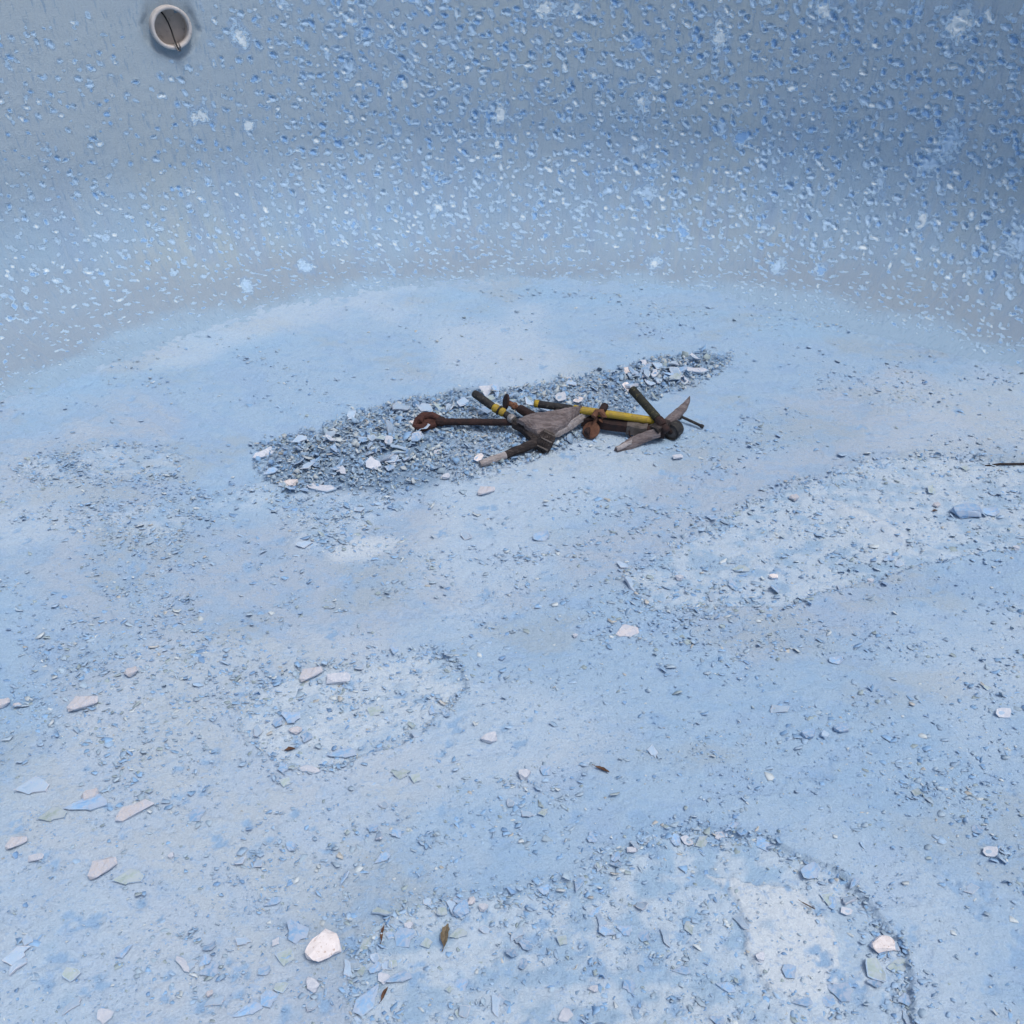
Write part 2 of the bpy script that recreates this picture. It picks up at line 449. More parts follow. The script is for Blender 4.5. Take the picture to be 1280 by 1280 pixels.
disp = .005 * sstep(.1, .4, V) * fbm(U * 2.2, V * 2.2, 1, 3) + .0022 * fbm(U * 22, V * 22, 3, 3) + .0010 * fbm(U * 110, V * 70, 5, 2)
pit = np.zeros(U.shape + (3,)); pit[..., 0] = 3.0
wcoat = np.tile(np.array((.325, .405, .475)), U.shape + (1,))
wcoat = mixc(wcoat, sstep(-.10, .08, fbm(U * 1.5 + 2, V * 1.3, 3, 4)), (.285, .40, .54))
wcoat = mixc(wcoat, .55 * sstep(-.02, .16, fbm(U * 26, V * 2.6, 1, 4)) * sstep(-.1, .1, fbm(U * 2, V * 2, 6, 2)), (.25, .35, .52))
wcoat = mixc(wcoat, .35 * sstep(.06, .2, fbm(U * 40, V * 5, 4, 4)), (.38, .44, .50))
wcoat = mixc(wcoat, .6 * sstep(-.5, -1.6, U) * sstep(.5, .9, V), (.39, .45, .52))
low = sstep(.46, .16, V + .40 * fbm(U * 3, V * 5, 2, 4))
wcoat = mixc(wcoat, .80 * low, (.265, .325, .415))
wcoat = mixc(wcoat, .9 * sstep(.17, .03, V + .20 * fbm(U * 5, V * 9, 4, 5)), (.315, .445, .60))
upp = sstep(.45, .95, V + .35 * fbm(U * 1.3, V * 1.6, 5, 3))
wcoat = mixc(wcoat, .55 * upp, (.40, .465, .53))  # wear gradient, paler above and darker below, painted partly in place of sunlight
wcoat = mixc(wcoat, .35 * sstep(.75, .45, np.abs(U)) * sstep(.85, .5, V) * sstep(.25, .45, V), (.235, .335, .48))
iu0 = int(np.searchsorted(us, -2.75))
def stamp(u0, v0, a, b, ang, dep, tn, hl, flat=False):
    R = max(a, b) * 2.6
    i0, i1 = np.searchsorted(us, [u0 - R, u0 + R]); j0, j1 = np.searchsorted(vs, [v0 - R, v0 + R])
    if i1 - i0 < 2 or j1 - j0 < 2: return
    uu, vv = U[i0:i1, j0:j1] - u0, V[i0:i1, j0:j1] - v0
    p = (uu * math.cos(ang) + vv * math.sin(ang)) / a; q = (-uu * math.sin(ang) + vv * math.cos(ang)) / b
    n = (1.7 if flat else 1.0) * fbm((uu + u0) * 50, (vv + v0) * 50, 2, 3)
    d = np.hypot(p, q) + n
    m = sstep(1.12, .70, d)
    ramp = np.clip(.60 + .75 * q, .05, 1.4) if not flat else .6 + .8 * fbm((uu + u0) * 60, (vv + v0) * 60, 5, 2)
    disp[i0:i1, j0:j1] += -dep * m * ramp + .22 * dep * sstep(.30, .0, np.abs(d - 1.2)) * (0 if flat else 1)
    D = pit[i0:i1, j0:j1]; less = d < D[..., 0]
    D[..., 0] = np.where(less, d, D[..., 0]); D[..., 1] = np.where(less, tn, D[..., 1])
    D[..., 2] = np.maximum(D[..., 2], hl * sstep(2.2, 1.6, d))
# chisel pits on a jittered lattice, rows rougher where the coat has been worked more
sp = .0275
for iu in range(int(5.5 / sp)):
    for iv in range(int(1.3 / sp)):
        u0 = -2.75 + (iu + .5 * (iv % 2) + random.gauss(0, .34)) * sp
        v0 = .03 + (iv + random.gauss(0, .38)) * sp
        dens = .99 + .55 * float(fbm(np.array(u0 * 1.1 + 4), np.array(v0 * 1.5), 4, 2))
        dpipe = math.hypot((u0 - PIPE_U) * .8, v0 - PIPE_V)
        dens -= .55 * math.exp(-(dpipe / .30) ** 2)
        if u0 < PIPE_U + .25: dens -= .20 * float(sstep(.35, .7, v0))
        if v0 < .40: dens -= .26 * (1 - v0 / .40)
        if dpipe < .10 or random.random() > dens: continue
        s_ = min(1.8, .80 * math.exp(random.gauss(.30, .28))) * (1 + .22 * sstep(.8, 2.2, u0)) * (1 - .22 * sstep(-.6, -1.2, u0))
        mid = math.exp(-((u0 + .2) / .9) ** 2)
        a, b = random.uniform(.0068, .0098) * s_, random.uniform(.0042, .0066) * s_
        lo = float(sstep(.42, .22, v0)); a *= 1 - .10 * lo; b *= 1 - .38 * lo
        ang = random.gauss(-.6 if v0 > .3 else -.35, .5)
        stamp(u0, v0, a, b, ang, random.uniform(.0024, .0044) * s_, random.random(), random.random() ** 2 * (.3 + .6 * mid))
# bigger places where several coats came off
for _ in range(26):
    u0 = random.gauss(0, 1.05); v0 = random.uniform(.18, 1.1)
    if math.hypot(u0 - PIPE_U, v0 - PIPE_V) < .18: continue
    stamp(u0, v0, random.uniform(.010, .026), random.uniform(.012, .034), random.uniform(-.4, .4), .003, random.choice((.1, .2, .2, .5, .5, .9)), .5, True)
for px, py, a, b in ((310, 158, .016, .016), (250, 145, .03, .02), (300, 45, .02, .03), (625, 142, .022, .03), (1030, 14, .025, .026), (1200, 30, .034, .05), (1160, 205, .03, .035), (680, 8, .03, .03), (720, 12, .03, .02), (900, 45, .02, .05), (1185, 180, .03, .05), (808, 240, .03, .02), (1275, 300, .03, .05)):
    h = wall_hit(px, py)
    if h: stamp(h[0], h[1], a, b, 0, .004, .97 if py < 60 or px < 700 else .5, .5, True)
gr_ = sstep(.115, .075, np.hypot(U - PIPE_U, V - PIPE_V) + .03 * fbm(U * 25, V * 25, 3, 3))
wcoat = mixc(wcoat, .38 * gr_, (.17, .20, .24))
stn = sstep(.03, .0, np.abs(U - PIPE_U - .01) + .03 * fbm(U * 40, V * 6, 1, 3)) * sstep(PIPE_V - .25, PIPE_V - .06, V) * (V < PIPE_V)
wcoat = mixc(wcoat, .35 * stn, (.20, .27, .36))
# gap worn round the pipe
dP = np.hypot(U - PIPE_U, V - PIPE_V)
disp -= .012 * sstep(.098, .076, dP + .02 * fbm(U * 30, V * 30, 3, 2))
Pw, Nw = wall_point(U.ravel(), V.ravel())
fade = np.ones_like(U)
Pw = Pw + Nw * (disp * fade).reshape(-1, 1)
hole = (dP < .060)
keep = ~(hole[:-1, :-1] & hole[1:, :-1] & hole[1:, 1:] & hole[:-1, 1:])
wcol = np.concatenate([wcoat.reshape(-1, 3), np.ones((U.size, 1))], -1)
me = grid_mesh('pool_wall', Pw, len(us), len(vs), keep, 'wall', {'coat': ('FLOAT_COLOR', wcol), 'pit': ('FLOAT_VECTOR', pit.reshape(-1, 3)), 'wall_coord': ('FLOAT_VECTOR', np.stack([U.ravel(), V.ravel(), 0 * U.ravel()], -1))})
me.flip_normals()
wall_o = tag(link('pool_wall', me), 'worn grey blue pool wall curving round, covered in chipped pits', 'wall')

# rim of the pool and the terrace round it (above the frame)
def rim(name, rings, mat):
    n = 120; uu = np.linspace(-UMAX, UMAX, n)
    cyy, sx, sy = plan(uu)
    vv, ff = [], []
    for r, z in rings:
        for i in range(n): vv.append((CX + r * sx[i], cyy[i] + r * sy[i], z))
    for k_ in range(len(rings) - 1):
        for i in range(n - 1):
            ff.append((k_ * n + i, k_ * n + i + 1, (k_ + 1) * n + i + 1, (k_ + 1) * n + i))
    tag(link(name, mesh_from(name, vv, ff, mat)), kind='structure')
rt = float(prof(v_top)[0])
rim('coping', [(rt + .02, WALL_TOP - .05), (rt - .03, WALL_TOP - .01), (rt - .03, WALL_TOP + .035), (rt - .02, WALL_TOP + .045), (rt + .30, WALL_TOP + .045), (rt + .30, WALL_TOP - .05)], 'coping')
rim('terrace', [(rt + .29, WALL_TOP + .02), (rt + 6, WALL_TOP + .02), (rt + 200, WALL_TOP + .02)], 'terrace')

# ------------------------------------------------------------------ tubes, discs
def frame(d):
    d = d / (np.linalg.norm(d) + 1e-12)
    a = np.array([0, 0, 1.0]) if abs(d[2]) < .9 else np.array([1.0, 0, 0])
    s = np.cross(d, a); s /= np.linalg.norm(s)
    return s, np.cross(s, d)
def tube_geo(pts, rad, seg=14, cap=True, rough=0.0, sx=1.0):
    pts = [np.array(p, float) for p in pts]
    n = len(pts); rad = [rad] * n if np.isscalar(rad) else rad
    vv, ff = [], []
    s0 = None
    for i in range(n):
        d = pts[min(i + 1, n - 1)] - pts[max(i - 1, 0)]
        s, t = frame(d)
        for k_ in range(seg):
            a = 2 * math.pi * k_ / seg
            r = rad[i] * (1 + rough * (random.random() - .5))
            vv.append(pts[i] + r * sx * math.cos(a) * s + r * math.sin(a) * t)
    for i in range(n - 1):
        for k_ in range(seg):
            ff.append((i * seg + k_, i * seg + (k_ + 1) % seg, (i + 1) * seg + (k_ + 1) % seg, (i + 1) * seg + k_))
    if cap:
        ff.append(tuple(range(seg))[::-1]); ff.append(tuple((n - 1) * seg + k_ for k_ in range(seg)))
    return vv, ff
def lerp(a, b, t): return np.array(a) * (1 - t) + np.array(b) * t
def line(a, b, n=6, jig=0.0):
    return [lerp(a, b, i / (n - 1)) + np.array([random.gauss(0, jig) for _ in range(3)]) for i in range(n)]
def capped(a, b, r, bev=.3):
    """rod with rounded ends: points and radii"""
    a, b = np.array(a, float), np.array(b, float); L = np.linalg.norm(b - a); d = (b - a) / L
    e = min(r * bev, L * .2)
    ts = [0, e, e * 2.2] + [L * f for f in (.25, .5, .75)] + [L - e * 2.2, L - e, L]
    rs = [r * .75, r * .95, r, r, r, r, r, r * .95, r * .75]
    o = np.argsort(ts)
    return [a + d * ts[i] for i in o], [rs[i] for i in o]
def rod(name, a, b, r, mat, parent, seg=14, rough=.03, bev=.3):
    p, q = capped(a, b, r, bev)
    return part(name, *tube_geo(p, q, seg, True, rough), mat, parent, smooth=False)

# ------------------------------------------------------------------ pipe in the wall
Pp, Np = wall_point(np.array([PIPE_U]), np.array([PIPE_V])); Pp, Np = Pp[0], Np[0]
ax = -Np; ax[2] *= .3; ax /= np.linalg.norm(ax)          # into the wall
pipe = thing('drain_pipe', 'short white plastic pipe end set in the blue wall, top left', 'pipe', Pp)
ro, ri = .066, .0545
def lathe(prf, axis, org, seg=40):
    s, t = frame(axis); vv, ff = [], []
    for dd, r in prf:
        for k_ in range(seg):
            a = 2 * math.pi * k_ / seg
            vv.append(org + axis * dd + r * (math.cos(a) * s + math.sin(a) * t))
    for i in range(len(prf) - 1):
        for k_ in range(seg):
            ff.append((i * seg + k_, i * seg + (k_ + 1) % seg, (i + 1) * seg + (k_ + 1) % seg, (i + 1) * seg + k_))
    return vv, ff
part('rim', *lathe([(.10, ro), (.0, ro), (-.020, ro), (-.023, ro - .002), (-.0235, ri + .003), (-.021, ri + .0006), (.004, ri)], ax, Pp), 'pvc', pipe, True)
part('sleeve', *lathe([(.004, ri), (.05, ri - .001), (.14, ri - .002)], ax, Pp), 'pvc_in', pipe, True)
v_, f_ = lathe([(.032, ri - .0005), (.036, ri * .6), (.037, .0005)], ax, Pp)
part('plug', v_, f_, 'pvc_in', pipe, True)
s_, t_ = frame(ax)
upv = np.array([0, 0, 1.0]); sd = np.cross(ax, upv); sd /= np.linalg.norm(sd)
cpts = [Pp + ax * dd + sd * q + upv * h for dd, q, h in ((.029, -.016, .046), (.027, -.008, .034), (.022, .000, .012), (.014, .004, -.012), (-.004, .004, -.036), (-.020, .004, -.049), (-.027, .006, -.060), (-.026, .009, -.070))]
cord = part('cord', *tube_geo(cpts, .0028, 8), 'black', pipe, True)
part('clip', *tube_geo([Pp + ax * dd + sd * q + upv * h for dd, q, h in ((-.016, -.001, -.047), (-.028, -.001, -.056), (-.029, .004, -.068), (-.028, .012, -.070), (-.029, .014, -.058), (-.018, .013, -.046))], .0026, 8), 'steel', cord, True)

# ------------------------------------------------------------------ flake and lump shapes (unit size)
def flake_mesh(name, seed, thick, curl, mats, n=9, elong=1.0, jag=.55):
    r_ = random.Random(seed)
    ang = sorted((i + r_.uniform(-.42, .42)) * 2 * math.pi / n for i in range(n))
    rad = [1 - jag * r_.random() for _ in range(n)]
    ox = [(rad[i] * math.cos(ang[i]) * elong, rad[i] * math.sin(ang[i]) / elong ** .5) for i in range(n)]
    ca = r_.uniform(0, math.pi); cx_, cy_ = math.cos(ca), math.sin(ca)
    def zc(x, y): return curl * (x * cx_ + y * cy_) ** 2 + .06 * math.sin(5 * x + seed) * math.cos(4 * y)
    vv = []
    for f, dz in ((.55, thick), (.96, thick * .92), (1.0, thick * .7), (.93, 0.0)):
        for x, y in ox:
            j = 1 + (r_.uniform(-.07, .07) if f > .9 else 0)
            vv.append((x * f * j, y * f * j, zc(x * f, y * f) + dz + (r_.uniform(-.02, .02) if f > .6 else 0)))
    vv.append((0, 0, thick + .02)); c_ = len(vv) - 1
    ff, mi = [], []
    for i in range(n):
        ff.append((c_, i, (i + 1) % n)); mi.append(0)
    for k_ in range(3):
        for i in range(n):
            ff.append((k_ * n + i, (k_ + 1) * n + i, (k_ + 1) * n + (i + 1) % n, k_ * n + (i + 1) % n)); mi.append(0 if k_ == 0 else 1)
    ff.append(tuple(3 * n + i for i in range(n))[::-1]); mi.append(1)
    return mesh_from(name, vv, ff, mats, False, mi)
def lump_mesh(name, seed, mats, flat=.6, elong=1.2):
    """broken block: hull of random points, flat coat face below, rough face above"""
    r_ = random.Random(seed); bm = bmesh.new()
    n = 6
    for lev, rmin, rmax in ((0.0, .6, .95), (.35, .7, 1.1), (.85, .45, 1.05)):
        for i in range(n):
            a = 2 * math.pi * (i + r_.uniform(-.45, .45)) / n; q = r_.uniform(rmin, rmax)
            bm.verts.new((q * math.cos(a) * elong, q * math.sin(a), flat * (lev + r_.uniform(-.12, .10) * (lev > 0))))
    h = bmesh.ops.convex_hull(bm, input=bm.verts)
    bmesh.ops.delete(bm, geom=list({g_ for g_ in h['geom_interior'] + h['geom_unused'] if isinstance(g_, bmesh.types.BMVert)}), context='VERTS')
    bmesh.ops.subdivide_edges(bm, edges=bm.edges[:], cuts=1, use_grid_fill=True)
    for v in bm.verts:
        if v.co.z > flat * .12: v.co += Vector((r_.uniform(-.05, .05), r_.uniform(-.05, .05), r_.uniform(-.07, .05)))
    bmesh.ops.recalc_face_normals(bm, faces=bm.faces)
    me = bpy.data.meshes.new(name)
    for f in bm.faces: f.material_index = 0 if f.calc_center_median().z > flat * .30 else 1
    bm.to_mesh(me); bm.free()
    for m in mats: me.materials.append(M[m])
    return me

FL = {}
for c_, mats in (('blue', ['blue', 'dusty']), ('dusty', ['dusty', 'plaster']), ('green', ['green', 'dusty']), ('plaster', ['plaster', 'dusty']), ('pink', ['pink', 'blue']), ('tan', ['tan', 'plaster'])):
    FL[c_] = [flake_mesh('plaster_flake', 10 * i + len(c_), (.09, .12, .15, .13, .28)[i % 5], (.08, .18, .03, .28, -.08)[i % 5], mats, 8 + i % 3, (1.0, 1.25, 1.5, 1.1, 1.9)[i % 5]) for i in range(5)]
LU = {}
for c_, mats in (('pink', ['pink', 'blue']), ('plaster', ['plaster', 'plaster']), ('tan', ['tan', 'dusty']), ('blue', ['blue', 'blue']), ('dusty', ['dusty', 'dusty'])):
    LU[c_] = [lump_mesh('plaster_lump', 7 * i + len(c_), mats, (.62, .70, .55)[i % 3], (1.15, 1.3, 1.6)[i % 3]) for i in range(3)]

# ------------------------------------------------------------------ hand-measured pieces of plaster: pixel centre, width px, kind
def place(me, name, px, py, wpx, yaw, tilt=(0, 0), label=None, cat=None, group=None, up=0.0, sz=1.0, sy=1.0):
    p = at(px, py); z0 = float(height(np.array([p[0]]), np.array([p[1]]))[0]) + .0022; p = at(px, py, z0 + up)
    s = px_size(px, py) * wpx * .5
    o = bpy.data.objects.new(name, me); col.objects.link(o)
    sink = .03 * s
    o.location = (p[0], p[1], p[2] - sink + .35 * s * max(abs(tilt[0]), abs(tilt[1])))
    o.rotation_euler = (tilt[0], tilt[1], yaw)
    o.scale = (s, s * sy, s * sz)
    return tag(o, label, cat, group)
HAND = [
 # kind, shape, index, px, py, width, yaw, tilt, label
 ('L', 'pink', 0, 406, 1187, 62, .5, (.28, -.05), 'largest pinkish white plaster lump with blue underside, lower left foreground'),
 ('L', 'plaster', 1, 391, 1232, 25, -.7, (.1, 0), 'white wedge of plaster just below the largest pinkish lump'),
 ('F', 'plaster', 1, 345, 1178, 15, 1.2, (.35, 0), 'small white upright chip left of the largest pinkish lump'),
 ('F', 'green', 0, 359, 1195, 34, .4, (.12, 0), 'grey green flake left of the largest pinkish lump'),
 ('F', 'blue', 1, 372, 1166, 40, -.3, (.25, .1), 'blue flake leaning behind the grey green one beside the largest lump'),
 ('F', 'blue', 3, 331, 1215, 20, .2, (.1, 0), 'small blue flake below the grey green flake, lower left'),
 ('F', 'green', 3, 352, 1234, 26, .9, (.0, 0), 'grey green flake left of the white plaster wedge'),
 ('F', 'blue', 0, 337, 1249, 30, .0, (.0, .1), 'flat blue flake below the grey green one near the bottom edge'),
 ('F', 'blue', 2, 312, 1262, 34, .4, (.1, 0), 'broken blue flake at the bottom edge, lower left'),
 ('F', 'green', 1, 458, 1182, 24, .7, (.4, -.2), 'grey green flake leaning in the corner of the bottom peeled patch'),
 ('F', 'blue', 0, 507, 1172, 36, .1, (.10, 0), 'square blue flake under a white chip at the edge of the bottom patch'),
 ('L', 'plaster', 0, 511, 1158, 17, .3, (.1, 0), 'white chip resting on the square blue flake'),
 ('L', 'blue', 1, 575, 1138, 30, .7, (.2, .2), 'blue wedge of plaster against the upper edge of the bottom patch'),
 ('L', 'tan', 1, 589, 1127, 20, 1.3, (.2, 0), 'tan plaster piece leaning on the blue wedge'),
 ('L', 'plaster', 0, 604, 1135, 18, .0, (0, 0), 'round white pebble of plaster right of the blue wedge'),
 ('F', 'green', 2, 572, 1168, 24, .3, (.1, 0), 'pale grey flake right of the upright dry leaf'),
 ('F', 'blue', 2, 500, 1222, 32, .3, (.0, .1), 'blue flake under a white chip, left part of the bottom patch'),
 ('F', 'plaster', 0, 479, 1223, 20, .4, (.1, -.1), 'white chip lying on a blue flake in the bottom patch'),
 ('F', 'green', 0, 534, 1178, 22, .9, (0, 0), 'grey flake between the brown sliver leaf and the upright leaf'),
 ('F', 'blue', 4, 459, 1250, 40, 1.0, (.2, 0), 'bright blue flake at the left edge of the bottom patch'),
 ('F', 'blue', 0, 578, 1231, 24, .2, (0, 0), 'round blue flake in the middle of the bottom patch'),
 ('F', 'green', 0, 562, 1236, 14, .7, (0, 0), 'small grey green flake touching the round blue one'),
 ('F', 'green', 3, 574, 1268, 16, .1, (0, 0), 'small grey green flake near the bottom edge, below the round blue flake'),
 ('L', 'plaster', 1, 742, 1237, 15, .1, (0, 0), 'small white pebble alone in the middle of the bottom patch'),
 ('F', 'blue', 1, 782, 1163, 24, .1, (0, 0), 'blue flake in the upper middle of the bottom patch'),
 ('F', 'green', 0, 704, 1175, 22, .0, (.2, 0), 'grey curled flake in the middle of the bottom patch'),
 ('L', 'plaster', 2, 790, 1063, 14, .0, (0, 0), 'white chip in the crumbs on the upper edge of the bottom patch'),
 ('F', 'blue', 0, 958, 1053, 34, -.4, (.2, 0), 'blue flake at the top edge of the bottom patch'),
 ('F', 'green', 1, 878, 1053, 24, .5, (.15, 0), 'grey flake at the top of the bottom patch'),
 ('F', 'blue', 3, 1013, 1092, 34, .4, (.2, .1), 'blue flake at the right shoulder of the bottom patch'),
 ('L', 'pink', 2, 1102, 1182, 34, .1, (.1, 0), 'white stone of plaster at the right side of the bottom patch'),
 ('F', 'green', 3, 1094, 1214, 44, -.5, (.15, .1), 'large grey green slab below the white stone, right side of bottom patch'),
 ('F', 'green', 1, 1124, 1208, 34, .1, (.1, -.1), 'grey green flake wedged against the right edge of the bottom patch'),
 ('F', 'blue', 1, 1052, 1240, 40, .2, (.1, 0), 'blue slab below the grey green slab near the bottom right'),
 ('F', 'plaster', 0, 1044, 1234, 16, .5, (.2, 0), 'white chip on the blue slab near the bottom right'),
 ('F', 'blue', 0, 988, 1214, 26, .1, (.1, 0), 'blue flake beside the white bare area'),
 ('L', 'plaster', 0, 950, 1197, 20, .5, (.2, 0), 'white lump at the foot of the bare white area'),
 ('F', 'green', 0, 1038, 1123, 30, .1, (.0, 0), 'pale grey flake inside the right shoulder of the bottom patch'),
 ('L', 'tan', 2, 388, 844, 34, .55, (.1, 0), 'tan pink lump on the upper edge of the middle peeled patch'),
 ('L', 'plaster', 2, 423, 850, 30, .1, (0, 0), 'long white chip right of the tan pink lump'),
 ('L', 'tan', 1, 370, 914, 24, .4, (.25, 0), 'tan lump inside the middle peeled patch'),
 ('L', 'plaster', 1, 612, 924, 24, .3, (.2, 0), 'white angular lump alone right of the middle peeled patch'),
 ('L', 'plaster', 0, 655, 969, 24, .2, (.2, .1), 'white lump in the small cluster below the angular lump'),
 ('F', 'blue', 0, 683, 963, 20, .3, (.3, 0), 'blue flake right of the white lump in the small cluster'),
 ('F', 'green', 0, 521, 972, 22, .2, (.2, 0), 'rounded grey green flake below the middle peeled patch'),
 ('F', 'green', 1, 503, 968, 24, .0, (.1, 0), 'flat grey flake left of the rounded grey green flake'),
 ('F', 'green', 0, 358, 977, 22, .3, (.1, 0), 'grey flake below the left end of the middle patch'),
 ('F', 'blue', 2, 430, 942, 34, .1, (.1, 0), 'blue flake on the lower edge of the middle patch'),
 ('F', 'green', 1, 470, 890, 26, -.4, (.3, 0), 'grey flake lying in the middle of the middle patch'),
 ('F', 'blue', 1, 365, 897, 30, .1, (.1, 0), 'blue flake above the tan lump in the middle patch'),
 ('L', 'tan', 2, 104, 881, 40, .35, (.1, 0), 'long tan lump on the left slope'),
 ('L', 'tan', 0, 164, 841, 26, .3, (.1, 0), 'tan lump above the long tan one on the left slope'),
 ('L', 'tan', 0, 113, 995, 32, .2, (.1, 0), 'pale tan lump lying on blue flakes at the left'),
 ('F', 'blue', 2, 112, 1005, 48, .2, (.1, 0), 'long blue flake under the pale tan lump at the left'),
 ('F', 'tan', 4, 167, 1014, 38, .5, (.3, 0), 'slim tan shard right of the pale tan lump'),
 ('L', 'tan', 2, 128, 1086, 40, .6, (.3, 0), 'long pale lump with a brown streak at the left'),
 ('F', 'green', 2, 160, 1098, 38, .2, (.1, 0), 'grey green flake right of the streaked lump'),
 ('L', 'tan', 2, 21, 1054, 28, .4, (.2, 0), 'pale tan lump near the left edge'),
 ('L', 'plaster', 2, 45, 1073, 18, .2, (0, 0), 'small white chip below the pale tan lump near the left edge'),
 ('L', 'tan', 0, 4, 880, 26, .2, (.1, 0), 'tan lump cut by the left edge of the picture'),
 ('L', 'tan', 1, 22, 882, 15, .2, (.1, 0), 'small tan lump next to the one cut by the left edge'),
 ('F', 'dusty', 2, 40, 985, 40, .2, (.3, 0), 'long pale blue flake near the left edge'),
 ('F', 'green', 2, 65, 1020, 34, .3, (.3, 0), 'grey flake standing on edge left of the long blue flake'),
 ('F', 'blue', 0, 247, 1019, 28, .2, (0, 0), 'blue flake below the slim tan shard'),
 ('L', 'plaster', 0, 214, 1070, 12, .9, (.2, 0), 'tiny white pointed chip right of the streaked lump'),
 ('F', 'green', 3, 90, 1218, 30, .7, (.3, 0), 'grey green shard tilted in the lower left corner'),
 ('F', 'dusty', 1, 239, 1207, 20, .2, (.1, 0), 'pale grey flake in the lower left foreground'),
 ('L', 'tan', 0, 262, 1242, 15, .2, (.1, 0), 'small tan pebble in the lower left foreground'),
 ('F', 'blue', 1, 264, 1213, 30, .9, (.2, 0), 'blue flake above the small tan pebble'),
 ('F', 'plaster', 0, 130, 1270, 26, .5, (.1, 0), 'pale blue white flake at the bottom edge, far left'),
 ('F', 'dusty', 1, 22, 1195, 34, .4, (.2, 0), 'dusty blue flake in the lower left corner'),
 ('F', 'tan', 2, 783, 791, 28, .3, (.3, 0), 'grey tan curled flake in the middle of the floor'),
 ('F', 'blue', 3, 677, 673, 26, .2, (.35, 0), 'dark edged curled flake on the bare floor below the wooden mallet'),
 ('F', 'dusty', 3, 583, 671, 20, .2, (.3, 0), 'thin curled flake left of the dark edged one'),
 ('L', 'plaster', 0, 719, 795, 10, .2, (0, 0), 'tiny white pebble left of the grey tan curled flake'),
 ('L', 'tan', 2, 607, 615, 26, .35, (.2, 0), 'tan grey shard below the wooden mallet'),
 ('L', 'blue', 0, 1051, 912, 26, .2, (.1, 0), 'larger blue lump of the pair on the right floor'),
 ('L', 'blue', 1, 1010, 918, 22, .1, (.1, 0), 'smaller blue lump left of the larger blue lump'),
 ('L', 'dusty', 0, 1030, 919, 15, .1, (.1, 0), 'smallest blue lump between the pair on the right floor'),
 ('F', 'plaster', 3, 1253, 892, 26, .0, (.3, 0), 'white topped curled flake near the right edge'),
 ('F', 'plaster', 3, 1237, 1065, 26, .0, (.2, 0), 'white curled flake near the lower right edge'),
 ('F', 'blue', 3, 1045, 827, 22, .0, (.1, 0), 'flat blue flake on the right floor above the pair of blue lumps'),
 ('F', 'dusty', 4, 973, 888, 22, .0, (.3, 0), 'slim flake with a dark lower edge left of the blue pair'),
 ('F', 'green', 3, 1234, 860, 14, .2, (.1, 0), 'small grey flake above the white topped one'),
 ('L', 'tan', 0, 992, 623, 20, .2, (.1, 0), 'grey lump at the upper edge of the right peeled patch'),
 ('L', 'blue', 2, 1206, 641, 40, -.1, (.1, 0), 'long blue slab in the right peeled patch'),
 ('F', 'blue', 3, 1238, 642, 26, -.1, (.2, 0), 'blue flake right of the long blue slab'),
 ('F', 'green', 1, 1164, 613, 22, .8, (.3, 0), 'grey flake standing above the long blue slab'),
 ('L', 'tan', 0, 1170, 632, 16, .2, (.1, 0), 'small tan lump left of the long blue slab'),
 ('F', 'green', 0, 1207, 585, 18, .3, (.1, 0), 'grey flake near the dark stick'),
 ('L', 'plaster', 0, 849, 723, 16, .1, (0, 0), 'white pebble at the left end of the right peeled patch'),
 ('L', 'pink', 0, 967, 722, 16, .1, (0, 0), 'pinkish pebble in the middle of the right peeled patch'),
 ('L', 'plaster', 0, 1088, 727, 14, .1, (0, 0), 'white pebble on the lower edge of the right patch'),
 ('L', 'plaster', 0, 1270, 686, 14, .1, (0, 0), 'white pebble on the right edge of the picture'),
 ('F', 'green', 2, 925, 712, 24, .1, (.1, 0), 'grey flake inside the right peeled patch'),
 ('F', 'green', 0, 922, 642, 16, .1, (.1, 0), 'grey flake left of the upper end of the right patch'),
 ('L', 'plaster', 2, 847, 572, 14, .2, (0, 0), 'white chip lying alone right of the wooden lath'),
 ('F', 'plaster', 1, 548, 566, 18, 1.0, (.2, 0), 'square white chip below the rusty rod'),
 ('L', 'plaster', 1, 557, 597, 14, .4, (.1, 0), 'white lump below the square white chip'),
 ('L', 'plaster', 1, 521, 545, 16, .1, (.1, 0), 'white lump under the loop of the rusty rod'),
 ('L', 'pink', 0, 516, 530, 14, .1, (.1, 0), 'pale lump touching the tip of the rusty loop'),
 ('L', 'pink', 1, 364, 606, 20, .1, (.1, 0), 'pale pink lump at the near left end of the rubble'),
 ('F', 'plaster', 4, 398, 611, 28, -.1, (.1, 0), 'long white shard at the near left end of the rubble'),
 ('F', 'plaster', 4, 328, 570, 26, .9, (.4, 0), 'white shard standing at the left tip of the rubble'),
 ('F', 'plaster', 1, 612, 492, 34, -.5, (.4, 0), 'large white shard behind the black grip with the yellow band'),
 ('F', 'plaster', 4, 866, 464, 24, .0, (.1, 0), 'long white shard at the right end of the rubble'),
 ('F', 'plaster', 0, 853, 477, 20, -.4, (.3, 0), 'broad pale chip at the right end of the rubble'),
 ('F', 'plaster', 3, 700, 498, 22, .6, (.5, 0), 'broad pale flake standing in the rubble behind the yellow pole'),
 ('L', 'tan', 0, 711, 474, 10, .2, (.1, 0), 'small rusty brown lump in the rubble behind the yellow pole'),
]
hand_xy = []
for kd, c_, i, px, py, w_, yaw, tilt, lab in HAND:
    me = (FL if kd == 'F' else LU)[c_][i % (5 if kd == 'F' else 3)]
    place(me, 'plaster_flake' if kd == 'F' else 'plaster_lump', px, py, w_ * (.92 if kd == 'F' else (.60 if c_ == 'tan' else .72)), yaw, tilt, lab, 'plaster piece', sz=1.0 if kd == 'F' else 1.3)
    hand_xy.append(at(px, py)[:2])
hand_xy = np.array(hand_xy)

